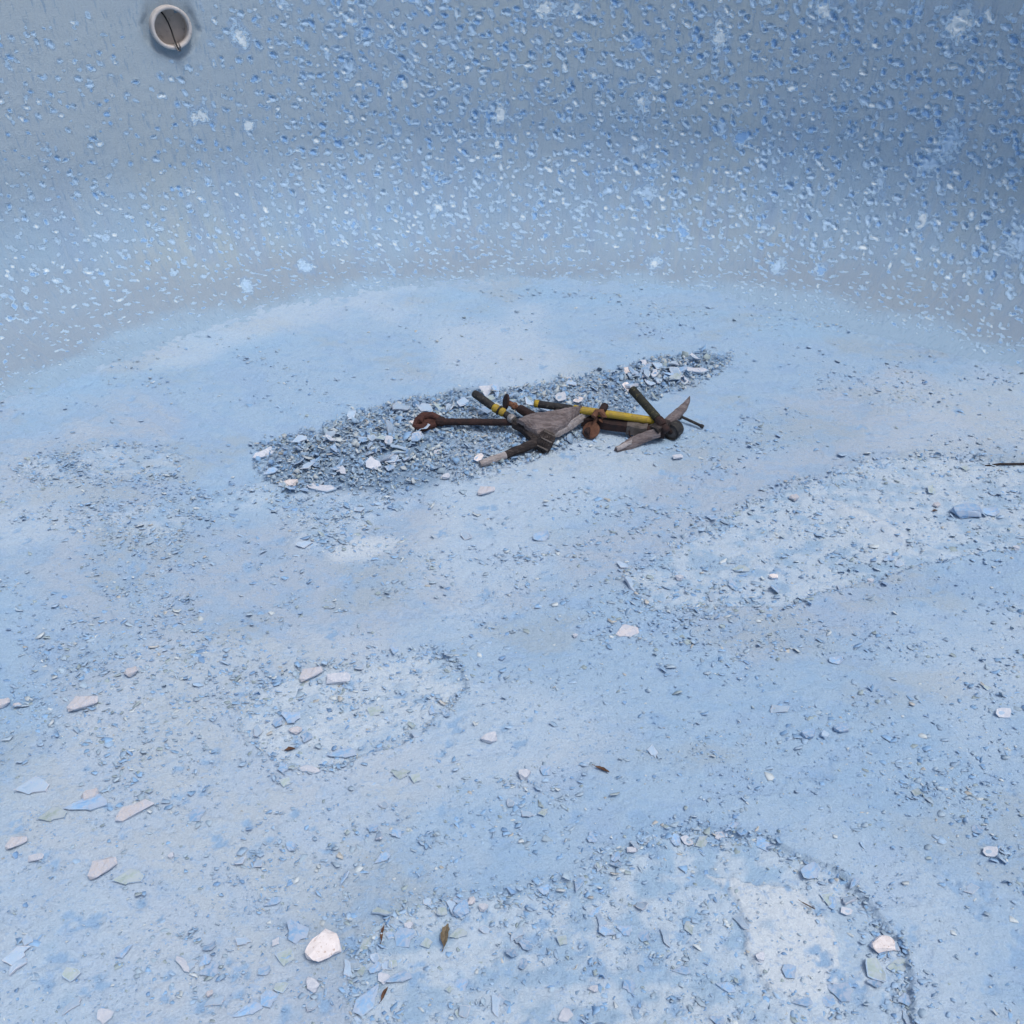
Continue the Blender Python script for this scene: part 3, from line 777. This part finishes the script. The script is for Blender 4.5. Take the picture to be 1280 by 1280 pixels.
# ------------------------------------------------------------------ dry leaves, stick
def leaf(px, py, Lpx, yaw, mat, label, wid=.22, curl=.5, up=.004):
    p = at(px, py); z0 = gz(p[0], p[1]); s = px_size(px, py) * Lpx * .37
    t_ = thing('dry_leaf', label, 'leaf', (p[0], p[1], z0 + up))
    vv, ff = [], []; n = 9
    for i in range(n):
        f = i / (n - 1); x = (f * 2 - 1) * s; w = wid * s * math.sin(math.pi * min(max(f, .03), .97)) ** .8 * random.uniform(.75, 1.2)
        for q in (-1, -.5, 0, .5, 1):
            z = curl * s * (f - .5) ** 2 + abs(q) * w * .7 + random.gauss(0, .025 * s)
            vv.append((x, q * w + .15 * s * math.sin(3 * f), z)); 
    nb = len(vv)
    vv += [(a, b, c - .0012) for a, b, c in vv]
    for i in range(n - 1):
        for q in range(4):
            a = i * 5 + q; ff.append((a, a + 5, a + 6, a + 1)); ff.append((nb + a, nb + a + 1, nb + a + 6, nb + a + 5))
    c, sn = math.cos(yaw), math.sin(yaw)
    vv = [(a * c - b * sn + p[0], a * sn + b * c + p[1], d + z0 + up) for a, b, d in vv]
    part('blade', vv, ff, mat, t_)
    a = np.array([-s, 0, curl * s * .25]); b = np.array([-s * 1.5, .1 * s, curl * s * .2])
    w2 = lambda q: np.array([q[0] * c - q[1] * sn + p[0], q[0] * sn + q[1] * c + p[1], q[2] + z0 + up])
    part('stalk', *tube_geo(line(w2(a), w2(b), 4), s * .035, 6), mat, t_)
leaf(558, 1170, 40, 1.45, 'leaf_grey', 'crumpled olive brown leaf standing upright in the bottom patch', .36, .6)
leaf(479, 1168, 28, 1.5, 'leaf', 'slim brown leaf at the upper left corner of the bottom patch', .2)
leaf(481, 1243, 24, 1.2, 'leaf', 'small reddish brown leaf near the bottom edge', .24)
leaf(752, 969, 26, -.5, 'leaf', 'curled brown leaf alone in the middle of the floor', .24, .8)
leaf(363, 940, 18, .2, 'leaf', 'small dark leaf scrap in the middle peeled patch', .35)
leaf(1009, 1136, 24, -.6, 'leaf', 'thin dark curled leaf on the white bare area', .10, .9)
leaf(1170, 634, 10, .2, 'leaf', 'tiny brown leaf scrap beside the long blue slab', .4)

def ground_line(pts, z):
    out = []
    for px, py in pts:
        p = at(px, py); out.append(at(px, py, gz(p[0], p[1]) + z))
    return out
g = ground_line([(1232, 582), (1250, 580), (1275, 580), (1300, 579), (1330, 582)], .003)
st = thing('dark_stick', 'dark stick lying at the right edge of the floor', 'stick', g[0])
part('stem', *tube_geo(g, [.002, .003, .003, .003, .002], 8, True, .2), 'wood_dark', st)

# ------------------------------------------------------------------ the heap of old tools
def tp(px, py, up):
    """point that shows at that pixel, `up` metres above the floor below it"""
    z = up
    for _ in range(4):
        p = at(px, py, z); z = gz(p[0], p[1]) + up
    return at(px, py, z)
PX = px_size(690, 530)          # metres per pixel at the heap

# weathered board with a split edge
def sheet(name, top, bot, n, m, thick, mat, parent, bulge=.01, rough=.0035):
    top, bot = np.array(top), np.array(bot)
    def rs(c):
        q = np.linspace(0, len(c) - 1, n); return np.stack([np.interp(q, range(len(c)), c[:, k_]) for k_ in range(3)], -1)
    T, B = rs(top), rs(bot); vv = []
    for lay in (0, 1):
        for i in range(n):
            for j in range(m):
                f = j / (m - 1)
                p = T[i] * (1 - f) + B[i] * f
                r_ = random.Random(j * 31 + 7); g_ = r_.uniform(-1, 1)
                p = p + np.array([0, 0, bulge * math.sin(math.pi * f) + rough * g_ + random.gauss(0, rough * .25) - lay * thick])
                vv.append(p)
    ff = []; N = n * m
    for i in range(n - 1):
        for j in range(m - 1):
            q = i * m + j
            ff.append((q, q + m, q + m + 1, q + 1)); ff.append((N + q, N + q + 1, N + q + m + 1, N + q + m))
    ring = [i * m for i in range(n)] + [(n - 1) * m + j for j in range(1, m)] + [i * m + m - 1 for i in range(n - 2, -1, -1)] + [j for j in range(m - 2, 0, -1)]
    for i in range(len(ring)):
        q, w = ring[i], ring[(i + 1) % len(ring)]; ff.append((q, N + q, N + w, w))
    return part(name, vv, ff, mat, parent)
# rusty rod with a loop
a, b = tp(546, 527, .022), tp(640, 528, .035)
t = thing('loop_rod', 'dark rusty rod with a triangular loop at its left end', 'rod', tp(546, 527, 0))
rod('shaft', a, b, .0098, 'rust', t, rough=.08)
lp = [tp(549, 523, .030), tp(540, 519, .034), tp(529, 520, .034), tp(523, 526, .026), tp(518, 533, .014), tp(529, 535, .014), tp(541, 531, .016), tp(549, 527, .020)]
v_, f_ = tube_geo(lp, [.009, .010, .012, .013, .012, .011, .010, .009], 12, True, .05, 1.0)
part('loop', v_, f_, 'rust_red', t)
sheet('head', [tp(547, 523, .027), tp(536, 521, .030), tp(528, 522, .028), tp(521, 529, .019)], [tp(546, 530, .019), tp(537, 532, .019), tp(529, 533, .017), tp(521, 533, .014)], 12, 5, .012, 'rust_red', t, .004, .002)
part('shoulder', *tube_geo(capped(tp(545, 526, .024), tp(556, 527, .025), .014)[0], capped(tp(545, 526, .024), tp(556, 527, .025), .014)[1], 12, True, .05), 'rust', t)

# black grip with a yellow band
a, m1, m2, b = tp(592, 491, .065), tp(617, 509, .055), tp(631, 517, .050), tp(646, 528, .040)
t = thing('banded_handle', 'black handle with a yellow taped band, pointing up left', 'handle', tp(646, 528, 0))
rod('grip', a, m1, .0115, 'black', t)
rod('band', lerp(m1, m2, -.05), lerp(m1, m2, .45), .0125, 'yellow', t)
rod('band_lower', lerp(m1, m2, .55), m2, .0125, 'yellow', t)
rod('knot', lerp(m1, m2, .42), lerp(m1, m2, .58), .0145, 'black', t)
rod('shank', m2, b, .010, 'black', t)
rod('ferrule', tp(637, 521, .05), tp(642, 525, .048), .0125, 'steel', t)

# rusty flange on a bolt
a, b, c_ = tp(631, 502, .050), tp(648, 510, .042), tp(668, 521, .036)
t = thing('flange_bolt', 'rusty bolt with a round plate, beside the banded handle', 'bolt', tp(648, 512, 0))
d = (b - a) / np.linalg.norm(b - a); d2 = np.array([.85, .2, -.25]); d2 /= np.linalg.norm(d2)
part('plate', *lathe([(0, .0005), (0, .020), (.001, .0225), (.006, .0225), (.007, .020), (.0072, .0005)], d2, a, 20), 'rust', t)
rod('shank', a + d2 * .005, b, .0075, 'rust_light', t, rough=.1)
rod('sleeve', b, c_, .0125, 'rust', t, rough=.1)
rod('nut', lerp(a, b, .55), lerp(a, b, .85), .011, 'rust_light', t, 6)

t = thing('weathered_board', 'broad grey weathered board with a split edge, centre of the heap', 'board', tp(680, 540, 0))
sheet('board', [tp(646, 524, .060), tp(664, 516, .070), tp(690, 513, .075), tp(712, 509, .075), tp(728, 508, .070)], [tp(662, 538, .040), tp(672, 541, .042), tp(690, 538, .045), tp(708, 529, .050), tp(724, 516, .056)], 30, 13, .012, 'wood', t)
sheet('split_edge', [tp(682, 541, .036), tp(700, 534, .042), tp(716, 524, .048), tp(730, 515, .052), tp(740, 512, .054)], [tp(680, 546, .026), tp(700, 541, .030), tp(716, 532, .034), tp(730, 522, .042), tp(740, 515, .048)], 22, 6, .009, 'wood_pale', t, .004, .003)
sheet('under_rail', [tp(638, 522, .050), tp(648, 525, .046), tp(660, 534, .040), tp(670, 541, .034), tp(690, 543, .030)], [tp(640, 529, .040), tp(652, 536, .034), tp(662, 546, .028), tp(668, 552, .022), tp(688, 552, .016)], 18, 5, .014, 'wood_dark', t, .003, .002)

# mallet
a, m1, b, h1, h2 = tp(600, 580, .010), tp(632, 569, .014), tp(672, 552, .026), tp(672, 548, .030), tp(690, 557, .016)
t = thing('wooden_mallet', 'dark wooden mallet with ribbed round head and pale handle tip', 'mallet', tp(676, 556, 0))
p_, q_ = line(a, m1, 5), [.008, .0105, .011, .011, .0112]
part('handle_tip', *tube_geo(p_, q_, 10, True, .06), 'wood_pale', t)
part('handle', *tube_geo(line(m1, b, 7, .0006), [.0113, .0118, .012, .0125, .013, .0135, .013], 10, True, .08), 'wood_dark', t)
hd = h2 - h1; L = np.linalg.norm(hd); hd = hd / L
pr = [(0, .0005), (0, .021), (.004, .025)]
for i in range(5):
    q = .006 + i * (L - .012) / 5; pr += [(q, .0305), (q + .003, .0305), (q + .0038, .0285), (q + .0052, .0285)]
pr += [(L - .003, .026), (L, .022), (L + .0005, .0005)]
head = part('head', *lathe(pr, hd, h1, 24), 'wood_dark', t)
s1, s2 = frame(hd)
for k_ in range(24):
    an = 2 * math.pi * k_ / 24
    if k_ % 3 == 0:
        c0 = h1 + (s1 * math.cos(an) + s2 * math.sin(an)) * .0306
        part('rib', *tube_geo([c0 + hd * .006, c0 + hd * (L - .006)], .0022, 6), 'grey', head)

# long yellow pole with black grip
a, g1, g2, b = tp(668, 504, .060), tp(672, 505, .060), tp(716, 511, .060), tp(818, 526, .046)
t = thing('yellow_pole', 'long yellow pole with black grip lying behind the board', 'pole', tp(745, 520, 0))
gr = rod('grip', g1, g2, .0105, 'black', t)
rod('end_cap', a, lerp(g1, g2, .06), .0115, 'yellow', gr)
rod('shaft', g2, b, .0108, 'yellow', t, rough=.04)
rod('collar', lerp(g2, b, .0), lerp(g2, b, .05), .0122, 'yellow', t)

# dark beam
a, b = tp(728, 525, .026), tp(832, 541, .022)
t = thing('dark_beam', 'dark brown timber bar under the yellow pole', 'timber', tp(780, 535, 0))
def bar(name, a, b, w, h, mat, parent, n=10, rough=.001):
    d = (b - a); s, u = frame(d); vv, ff = [], []
    for i in range(n):
        c = lerp(a, b, i / (n - 1))
        for x, y in ((-1, -.8), (-.8, -1), (.8, -1), (1, -.8), (1, .8), (.8, 1), (-.8, 1), (-1, .8)):
            vv.append(c + s * x * w / 2 + u * y * h / 2 + np.array([random.gauss(0, rough) for _ in range(3)]))
    for i in range(n - 1):
        for k_ in range(8): ff.append((i * 8 + k_, i * 8 + (k_ + 1) % 8, (i + 1) * 8 + (k_ + 1) % 8, (i + 1) * 8 + k_))
    ff.append(tuple(range(8))[::-1]); ff.append(tuple((n - 1) * 8 + k_ for k_ in range(8)))
    return part(name, vv, ff, mat, parent)
bar('beam', a, b, .030, .026, 'rust', t, 12)
bar('sleeve', lerp(a, b, .54), lerp(a, b, .78), .036, .031, 'grey', t, 5)
hk = lerp(a, b, .56)
part('hook', *tube_geo([hk + np.array([0, -.016, 0]), hk + np.array([0, -.021, -.006]), hk + np.array([.002, -.021, -.016]), hk + np.array([.005, -.020, -.018])], .0022, 6), 'rust', t)

# rusty clamp with a disc foot
t = thing('rusty_clamp', 'orange rusty clamp with a disc foot hooked over the yellow pole', 'clamp', tp(740, 545, 0))
f0 = tp(739, 538, .020); nd = np.array([-.45, -.55, .70]); nd /= np.linalg.norm(nd)
part('disc_foot', *lathe([(-.003, .0005), (-.003, .019), (-.001, .0255), (.003, .0255), (.005, .022), (.006, .0005)], nd, f0, 20), 'rust_light', t)
rod('screw', f0, tp(746, 521, .052), .0055, 'rust_light', t, rough=.1)
part('jaw', *tube_geo([tp(742, 521, .062), tp(746, 515, .070), tp(752, 515, .072), tp(755, 521, .062), tp(751, 526, .050)], [.008, .0095, .010, .0095, .008], 10, True, .1), 'rust_light', t)
rod('knob', tp(752, 514, .070), tp(757, 506, .078), .0105, 'rust', t, rough=.12)
bar('bracket', tp(733, 536, .028), tp(737, 545, .008), .020, .012, 'rust', t, 4)

# black pipe at the right
a, b = tp(791, 488, .090), tp(822, 523, .060); c_ = tp(829, 532, .050)
t = thing('black_pipe', 'olive black pipe slanting up above the right end of the heap', 'pipe', tp(829, 540, 0))
rod('tube', a, b, .0122, 'olive', t, 16, .04, .15)
ad = (a - b) / np.linalg.norm(a - b)
part('rim', *lathe([(-.004, .0128), (.003, .0128), (.003, .0095), (-.02, .009)], ad, a, 16), 'olive', t)
rod('collar', b, c_, .0135, 'rust', t, 14, .08)
rod('socket', c_, tp(834, 540, .038), .012, 'rust', t, 14, .08)

# lath crossing at the right end
t = thing('split_lath', 'weathered grey split lath crossing under the black pipe', 'lath', tp(815, 545, 0))
sheet('lath_near', [tp(768, 560, .008), tp(785, 548, .022), tp(803, 540, .034), tp(822, 534, .044)], [tp(772, 563, .004), tp(792, 556, .012), tp(810, 547, .026), tp(826, 541, .038)], 22, 6, .010, 'wood', t, .004, .003)
sheet('lath_far', [tp(828, 525, .050), tp(842, 513, .066), tp(854, 503, .080), tp(862, 495, .090)], [tp(836, 529, .046), tp(850, 518, .060), tp(859, 508, .074), tp(863, 498, .086)], 22, 6, .010, 'wood', t, .004, .003)
sheet('pale_splinter', [tp(770, 559, .012), tp(780, 553, .020), tp(790, 549, .024)], [tp(772, 562, .009), tp(783, 557, .015), tp(790, 553, .020)], 10, 4, .004, 'wood_pale', t, .002, .002)
bar('joint', tp(818, 538, .040), tp(834, 527, .050), .028, .018, 'wood_dark', t, 5)

def can(name, label, p, axis, r, L, mat, face):
    axis = np.array(axis, float); axis /= np.linalg.norm(axis)
    t = thing(name, label, 'cap', p - np.array([0, 0, r]))
    part('shell', *lathe([(L, .0005), (L, r * .85), (L * .9, r * .97), (L * .2, r), (0, r), (-.002, r * .93), (-.001, r * .82), (.004, r * .78)], axis, p, 22), mat, t)
    part('face', *lathe([(.003, r * .80), (.002, r * .5), (.000, r * .3), (.003, .0005)], axis, p, 22), face, t)
    part('boss', *lathe([(.004, r * .26), (-.004, r * .26), (-.005, r * .18), (-.005, .0005)], axis, p, 10), 'rust', t)
can('round_cap', 'small dark round metal cap where the lath meets the pipe', tp(817, 539, .024), (.35, .85, -.1), .020, .030, 'grey', 'steel')
can('round_cap', 'larger dark round metal cap at the right end of the heap', tp(838, 540, .024), (.55, .75, -.05), .025, .036, 'black', 'grey')

a, b = tp(852, 521, .018), tp(878, 533, .006)
t = thing('thin_rod', 'thin black rod with a knob poking out at the right end', 'rod', b)
rod('shaft', a, b, .0042, 'black', t, 10)
rod('knob', tp(843, 518, .022), tp(853, 521, .018), .0115, 'black', t, 14, .05, .6)
rod('tip', lerp(a, b, .9), lerp(a, b, 1.06), .0058, 'black', t, 10)

# ------------------------------------------------------------------ plaster chips: where they lie
def samples(n, box):
    px = rng.uniform(box[0], box[2], n); py = rng.uniform(box[1], box[3], n)
    return px, py
def region_points(n, poly_bbox, dens):
    x = rng.uniform(poly_bbox[0], poly_bbox[2], n); y = rng.uniform(poly_bbox[1], poly_bbox[3], n)
    d = dens(x, y)
    m = rng.random(n) < d
    return x[m], y[m]
def bbox(p): return (p[:, 0].min() - .08, p[:, 1].min() - .08, p[:, 0].max() + .08, p[:, 1].max() + .08)
chips = []        # x, y, size, tilt sigma, zone
def add(x, y, med, sig, smax, tilt, zone):
    s = np.minimum(med * np.exp(rng.normal(0, sig, len(x))), smax)
    chips.append(np.stack([x, y, s, np.full(len(x), tilt), np.full(len(x), zone)], -1))
inpool = lambda x, y: crad(x, y) < 2.03
# scattered over the whole floor, in streaks
def d_bg(x, y):
    c = .55 * x + .83 * y; d = -.83 * x + .55 * y
    st = fbm(c * 9, d * 2.2, 2, 4) * sstep(.2, -.7, x) + fbm(x * 4, y * 8, 5, 4) * sstep(-.7, .2, x)
    near = .45 + .55 * sstep(3.0, 1.3, y)
    left = 1 + .6 * sstep(0, -.9, x) * sstep(2.4, 1.6, y)
    return np.clip(.06 + 1.5 * sstep(.0, .26, st), 0, 1) * near * left * .8 * inpool(x, y)
x, y = region_points(86000, (-1.75, .60, 1.9, 3.3), d_bg); add(x, y, .0042, .50, .0115, .34, 0)
# little clusters
for _ in range(240):
    q = at(random.uniform(-20, 1300), random.uniform(600, 1290))
    if sdf(P_WHITE, q[:1], q[1:2])[0] > -.03: continue
    n = random.randint(5, 26); sg = random.uniform(.008, .035)
    add(q[0] + rng.normal(0, sg * 1.4, n), q[1] + rng.normal(0, sg, n), .0040, .5, .0125, .42, 1)
# peeled patches: crumbs along the broken edge and inside
def edge_d(key, win, wout, k_, k2=.5):
    def f(x, y):
        e = edge_val(key, x, y)
        return np.clip(np.where(e > 0, k2 * np.exp(-e / win) + .9 * np.exp(-e / .006) + k_ * np.clip(.6 + 2.4 * fbm(x * 9, y * 12, 3, 3), 0, 1), .6 * np.exp(e / wout)), 0, 1)
    return f
_eb = edge_d('bot', .03, .004, .40)
x, y = region_points(15000, bbox(P_BOT), lambda x, y: _eb(x, y) * (1 - .85 * sstep(0, .02, sdf(P_WHITE, x, y)))); add(x, y, .0033, .50, .013, .4, 2)
_er = edge_d('right', .04, .008, .42)
x, y = region_points(15000, bbox(P_RIGHT), lambda x, y: _er(x, y) * (1 - .9 * sstep(0, .03, sdf(P_TRACK, x, y)))); add(x, y, .0038, .5, .017, .35, 3)
x, y = region_points(6000, bbox(P_MID), edge_d('mid', .03, .006, .42)); add(x, y, .0034, .5, .014, .35, 4)
for p in P_ELL:
    x, y = region_points(3600, bbox(p), lambda x, y: np.exp(-np.abs(sdf(p, x, y)) / .018)); add(x, y, .0036, .45, .011, .35, 0)
x, y = region_points(2500, bbox(P_WHITE), lambda x, y: np.exp(-np.abs(sdf(P_WHITE, x, y)) / .006) * (x < .36)); add(x, y, .0045, .5, .014, .4, 2)
x, y = region_points(5000, bbox(P_TAIL), lambda x, y: np.clip(sstep(-.03, .04, sdf(P_TAIL, x, y)) * (.25 + 2.6 * np.maximum(fbm(x * 9, y * 9, 4, 3), 0)), 0, 1)); add(x, y, .0048, .5, .018, .4, 5)
# rubble strip
x, y = region_points(32000, bbox(P_RUB), lambda x, y: sstep(-.015, .025, sdf(P_RUB, x, y) + .05 * fbm(x * 9, y * 9, 2, 3)) * np.clip(.9 + 1.4 * fbm(x * 6, y * 6, 5, 3), .3, 1)); add(x, y, .0046, .5, .017, .45, 6)
x, y = region_points(6500, bbox(P_RUB_CORE), lambda x, y: sstep(-.03, .04, sdf(P_RUB_CORE, x, y)) * np.clip(.65 + 2.6 * fbm(x * 6 + 9, y * 6, 3, 3), .05, 1)); add(x, y, .0110, .42, .025, .55, 6)
# tight rows of crumbs along the broken edges
for key, poly, n, med in (('bot', P_BOT, 30000, .0042), ('right', P_RIGHT, 34000, .0050), ('mid', P_MID, 13000, .0042)):
    def f(x, y, key=key):
        e = edge_val(key, x, y)
        return np.exp(-np.abs(e - .004) / .006) * np.clip(.7 + 2.2 * fbm(x * 12, y * 12, 1, 3), 0, 1)
    x, y = region_points(n, bbox(poly), f); add(x, y, med, .45, .014, .45, {'bot': 2, 'right': 3, 'mid': 4}[key])
# finest grit, nearest part of the floor
x, y = region_points(34000, (-1.0, .62, 1.05, 1.75), lambda x, y: np.clip(.35 + 2.0 * fbm(x * 5, y * 8, 3, 4), .05, 1) * (sdf(P_WHITE, x, y) < 0)); add(x, y, .0019, .35, .004, .4, 0)
C = np.concatenate(chips)
# keep the hand-placed pieces readable
for q in hand_xy:
    pass
vis_y = C[:, 1]
tdist = np.hypot(np.hypot(C[:, 0], C[:, 1]), CAM_H)
order = np.argsort(-C[:, 2] / tdist)
inview = (np.abs(C[:, 0] / (C[:, 1] * CP + CAM_H * SP)) < .54) & (C[:, 1] > .68)
onwhite = sdf(P_WHITE, C[:, 0], C[:, 1]) > -.01
order = [i for i in order if inview[i] and not onwhite[i]]
NBIG = 190
big = np.array(order[:NBIG]); rest = np.ones(len(C), bool); rest[big] = False
ZONE = {0: ('small plaster flake scattered on the open blue floor', 'flakes scattered on the open floor'),
        1: ('small plaster flake in a loose cluster on the open blue floor', 'flakes in loose clusters on the floor'),
        2: ('small plaster flake among the crumbs of the bottom peeled patch', 'flakes in the bottom peeled patch'),
        3: ('small plaster flake among the crumbs of the right peeled patch', 'flakes in the right peeled patch'),
        4: ('small plaster flake among the crumbs of the middle peeled patch', 'flakes in the middle peeled patch'),
        5: ('plaster flake in the thin spill just below the rubble strip', 'flakes in the spill below the rubble'),
        6: ('broken plaster flake in the rubble strip round the old tools', 'flakes in the rubble strip')}
zb = height(C[big, 0], C[big, 1]) + .0018
for i, z0 in zip(big, zb):
    x, y, s, tl, zn = C[i]; zn = int(zn)
    if zn == 6: c_ = random.choices(['dusty', 'plaster', 'green', 'pink', 'blue'], [4, 1.4, 1.6, .5, 3])[0]
    else: c_ = random.choices(['blue', 'dusty', 'green', 'plaster', 'tan'], [6, 5, 1.0, .6, 0])[0]
    me = random.choice(FL[c_])
    o = bpy.data.objects.new('plaster_flake', me); col.objects.link(o)
    tx, ty = random.gauss(-.12, tl * .5), random.gauss(0, tl * .5)
    o.rotation_euler = (tx, ty, random.uniform(0, 6.28))
    o.scale = (s, s, s * random.uniform(.8, 1.3))
    o.location = (x, y, z0 + .0 + s * .55 * min(1, math.hypot(tx, ty)) + (random.uniform(0, .012) if zn == 6 else -.0005))
    w_ = {'blue': 'blue', 'dusty': 'pale blue', 'green': 'grey green', 'plaster': 'white', 'tan': 'tan', 'pink': 'pinkish white'}[c_]
    tag(o, ZONE[zn][0].replace('plaster flake', w_ + ' plaster flake'), 'plaster piece', w_ + ' ' + ZONE[zn][1])

# all the smaller crumbs: one mesh of real little plates
rest &= ~(onwhite & (C[:, 2] > .006))
Cr = C[rest]; N = len(Cr); K = 5
zr = height(Cr[:, 0], Cr[:, 1], fine=False)
ang = (np.arange(K) + rng.uniform(-.35, .35, (N, K))) * 2 * np.pi / K
rad = rng.uniform(.40, 1.2, (N, K)); el = rng.uniform(.40, 1.0, (N, 1))
tk = np.where(Cr[:, 4:5] == 6, rng.uniform(.06, .22, (N, 1)), rng.uniform(.03, .20, (N, 1)))
lx = rad * np.cos(ang); ly = rad * np.sin(ang) * el
curl = rng.normal(.1, .22, (N, 1)) * lx ** 2
top = np.stack([lx * .9, ly * .9, curl + tk], -1); bot = np.stack([lx, ly, curl - .1], -1)
L = np.concatenate([top, bot], 1)                       # N, 2K, 3
sg = Cr[:, 3][:, None]
def rot(Lv, ax_, an):
    c, s = np.cos(an)[:, None], np.sin(an)[:, None]
    i, j = [(1, 2), (2, 0), (0, 1)][ax_]
    out = Lv.copy(); out[..., i] = Lv[..., i] * c - Lv[..., j] * s; out[..., j] = Lv[..., i] * s + Lv[..., j] * c
    return out
tx, ty = rng.normal(0, 1, N) * sg[:, 0], rng.normal(0, 1, N) * sg[:, 0]
opn = Cr[:, 4] != 6
tx = np.where(opn, -np.abs(tx) * .9 - .05, tx)
L = rot(L, 2, np.where(opn, rng.normal(0, .7, N), rng.uniform(0, 2 * np.pi, N))); L = rot(L, 0, tx); L = rot(L, 1, ty)
L = L * Cr[:, 2][:, None, None]
zo = zr + .35 * Cr[:, 2] * np.minimum(1, np.hypot(tx, ty)) + np.where(Cr[:, 4] == 6, rng.uniform(0, .010, N), 0)
L[..., 0] += Cr[:, 0][:, None]; L[..., 1] += Cr[:, 1][:, None]; L[..., 2] += zo[:, None]
pal = np.array([.93, 1.0, 1.0]) * np.array([(.29, .44, .68), (.37, .48, .66), (.41, .49, .61), (.37, .42, .45), (.62, .63, .67), (.54, .49, .47), (.23, .36, .60)])
w_bg = np.array([.24, .32, .22, .07, .06, .02, .07]); w_rb = np.array([.20, .27, .20, .05, .14, .02, .12])
pick = np.where(Cr[:, 4] == 6, rng.choice(7, N, p=w_rb / w_rb.sum()), rng.choice(7, N, p=w_bg / w_bg.sum()))
colr = pal[pick] * rng.uniform(.85, 1.12, (N, 1)) * np.where(Cr[:, 4:5] == 6, .86, 1.0)  # rubble crumbs darkened to stand for shade between the pieces
colv = np.repeat(colr[:, None, :], 2 * K, 1)
colv[:, K:, :] = colv[:, K:, :] * .5 + np.array([.5, .56, .66]) * .5
base = (np.arange(N) * 2 * K)[:, None]
quads = np.concatenate([base + np.array([i, i + K, (i + 1) % K + K, (i + 1) % K])[None] for i in range(K)], 0)
pent = base + np.arange(K)[None]
me = bpy.data.meshes.new('plaster_crumbs')
me.vertices.add(N * 2 * K); me.vertices.foreach_set('co', L.astype(np.float32).ravel())
li = np.concatenate([quads.ravel(), pent.ravel()])
me.loops.add(len(li)); me.loops.foreach_set('vertex_index', li.astype(np.int32))
nq, npn = len(quads), len(pent)
me.polygons.add(nq + npn)
me.polygons.foreach_set('loop_start', np.concatenate([np.arange(nq) * 4, nq * 4 + np.arange(npn) * K]).astype(np.int32))
me.update(calc_edges=True); me.validate()
at_ = me.attributes.new('coat', 'FLOAT_COLOR', 'POINT')
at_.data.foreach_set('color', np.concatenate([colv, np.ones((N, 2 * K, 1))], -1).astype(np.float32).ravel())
me.materials.append(M['crumb'])
tag(link('plaster_crumbs', me), 'small crumbs of broken blue and white plaster strewn over the floor', 'rubble', kind='stuff')
print('crumbs', N, 'floor verts', len(xf), 'wall verts', U.size)
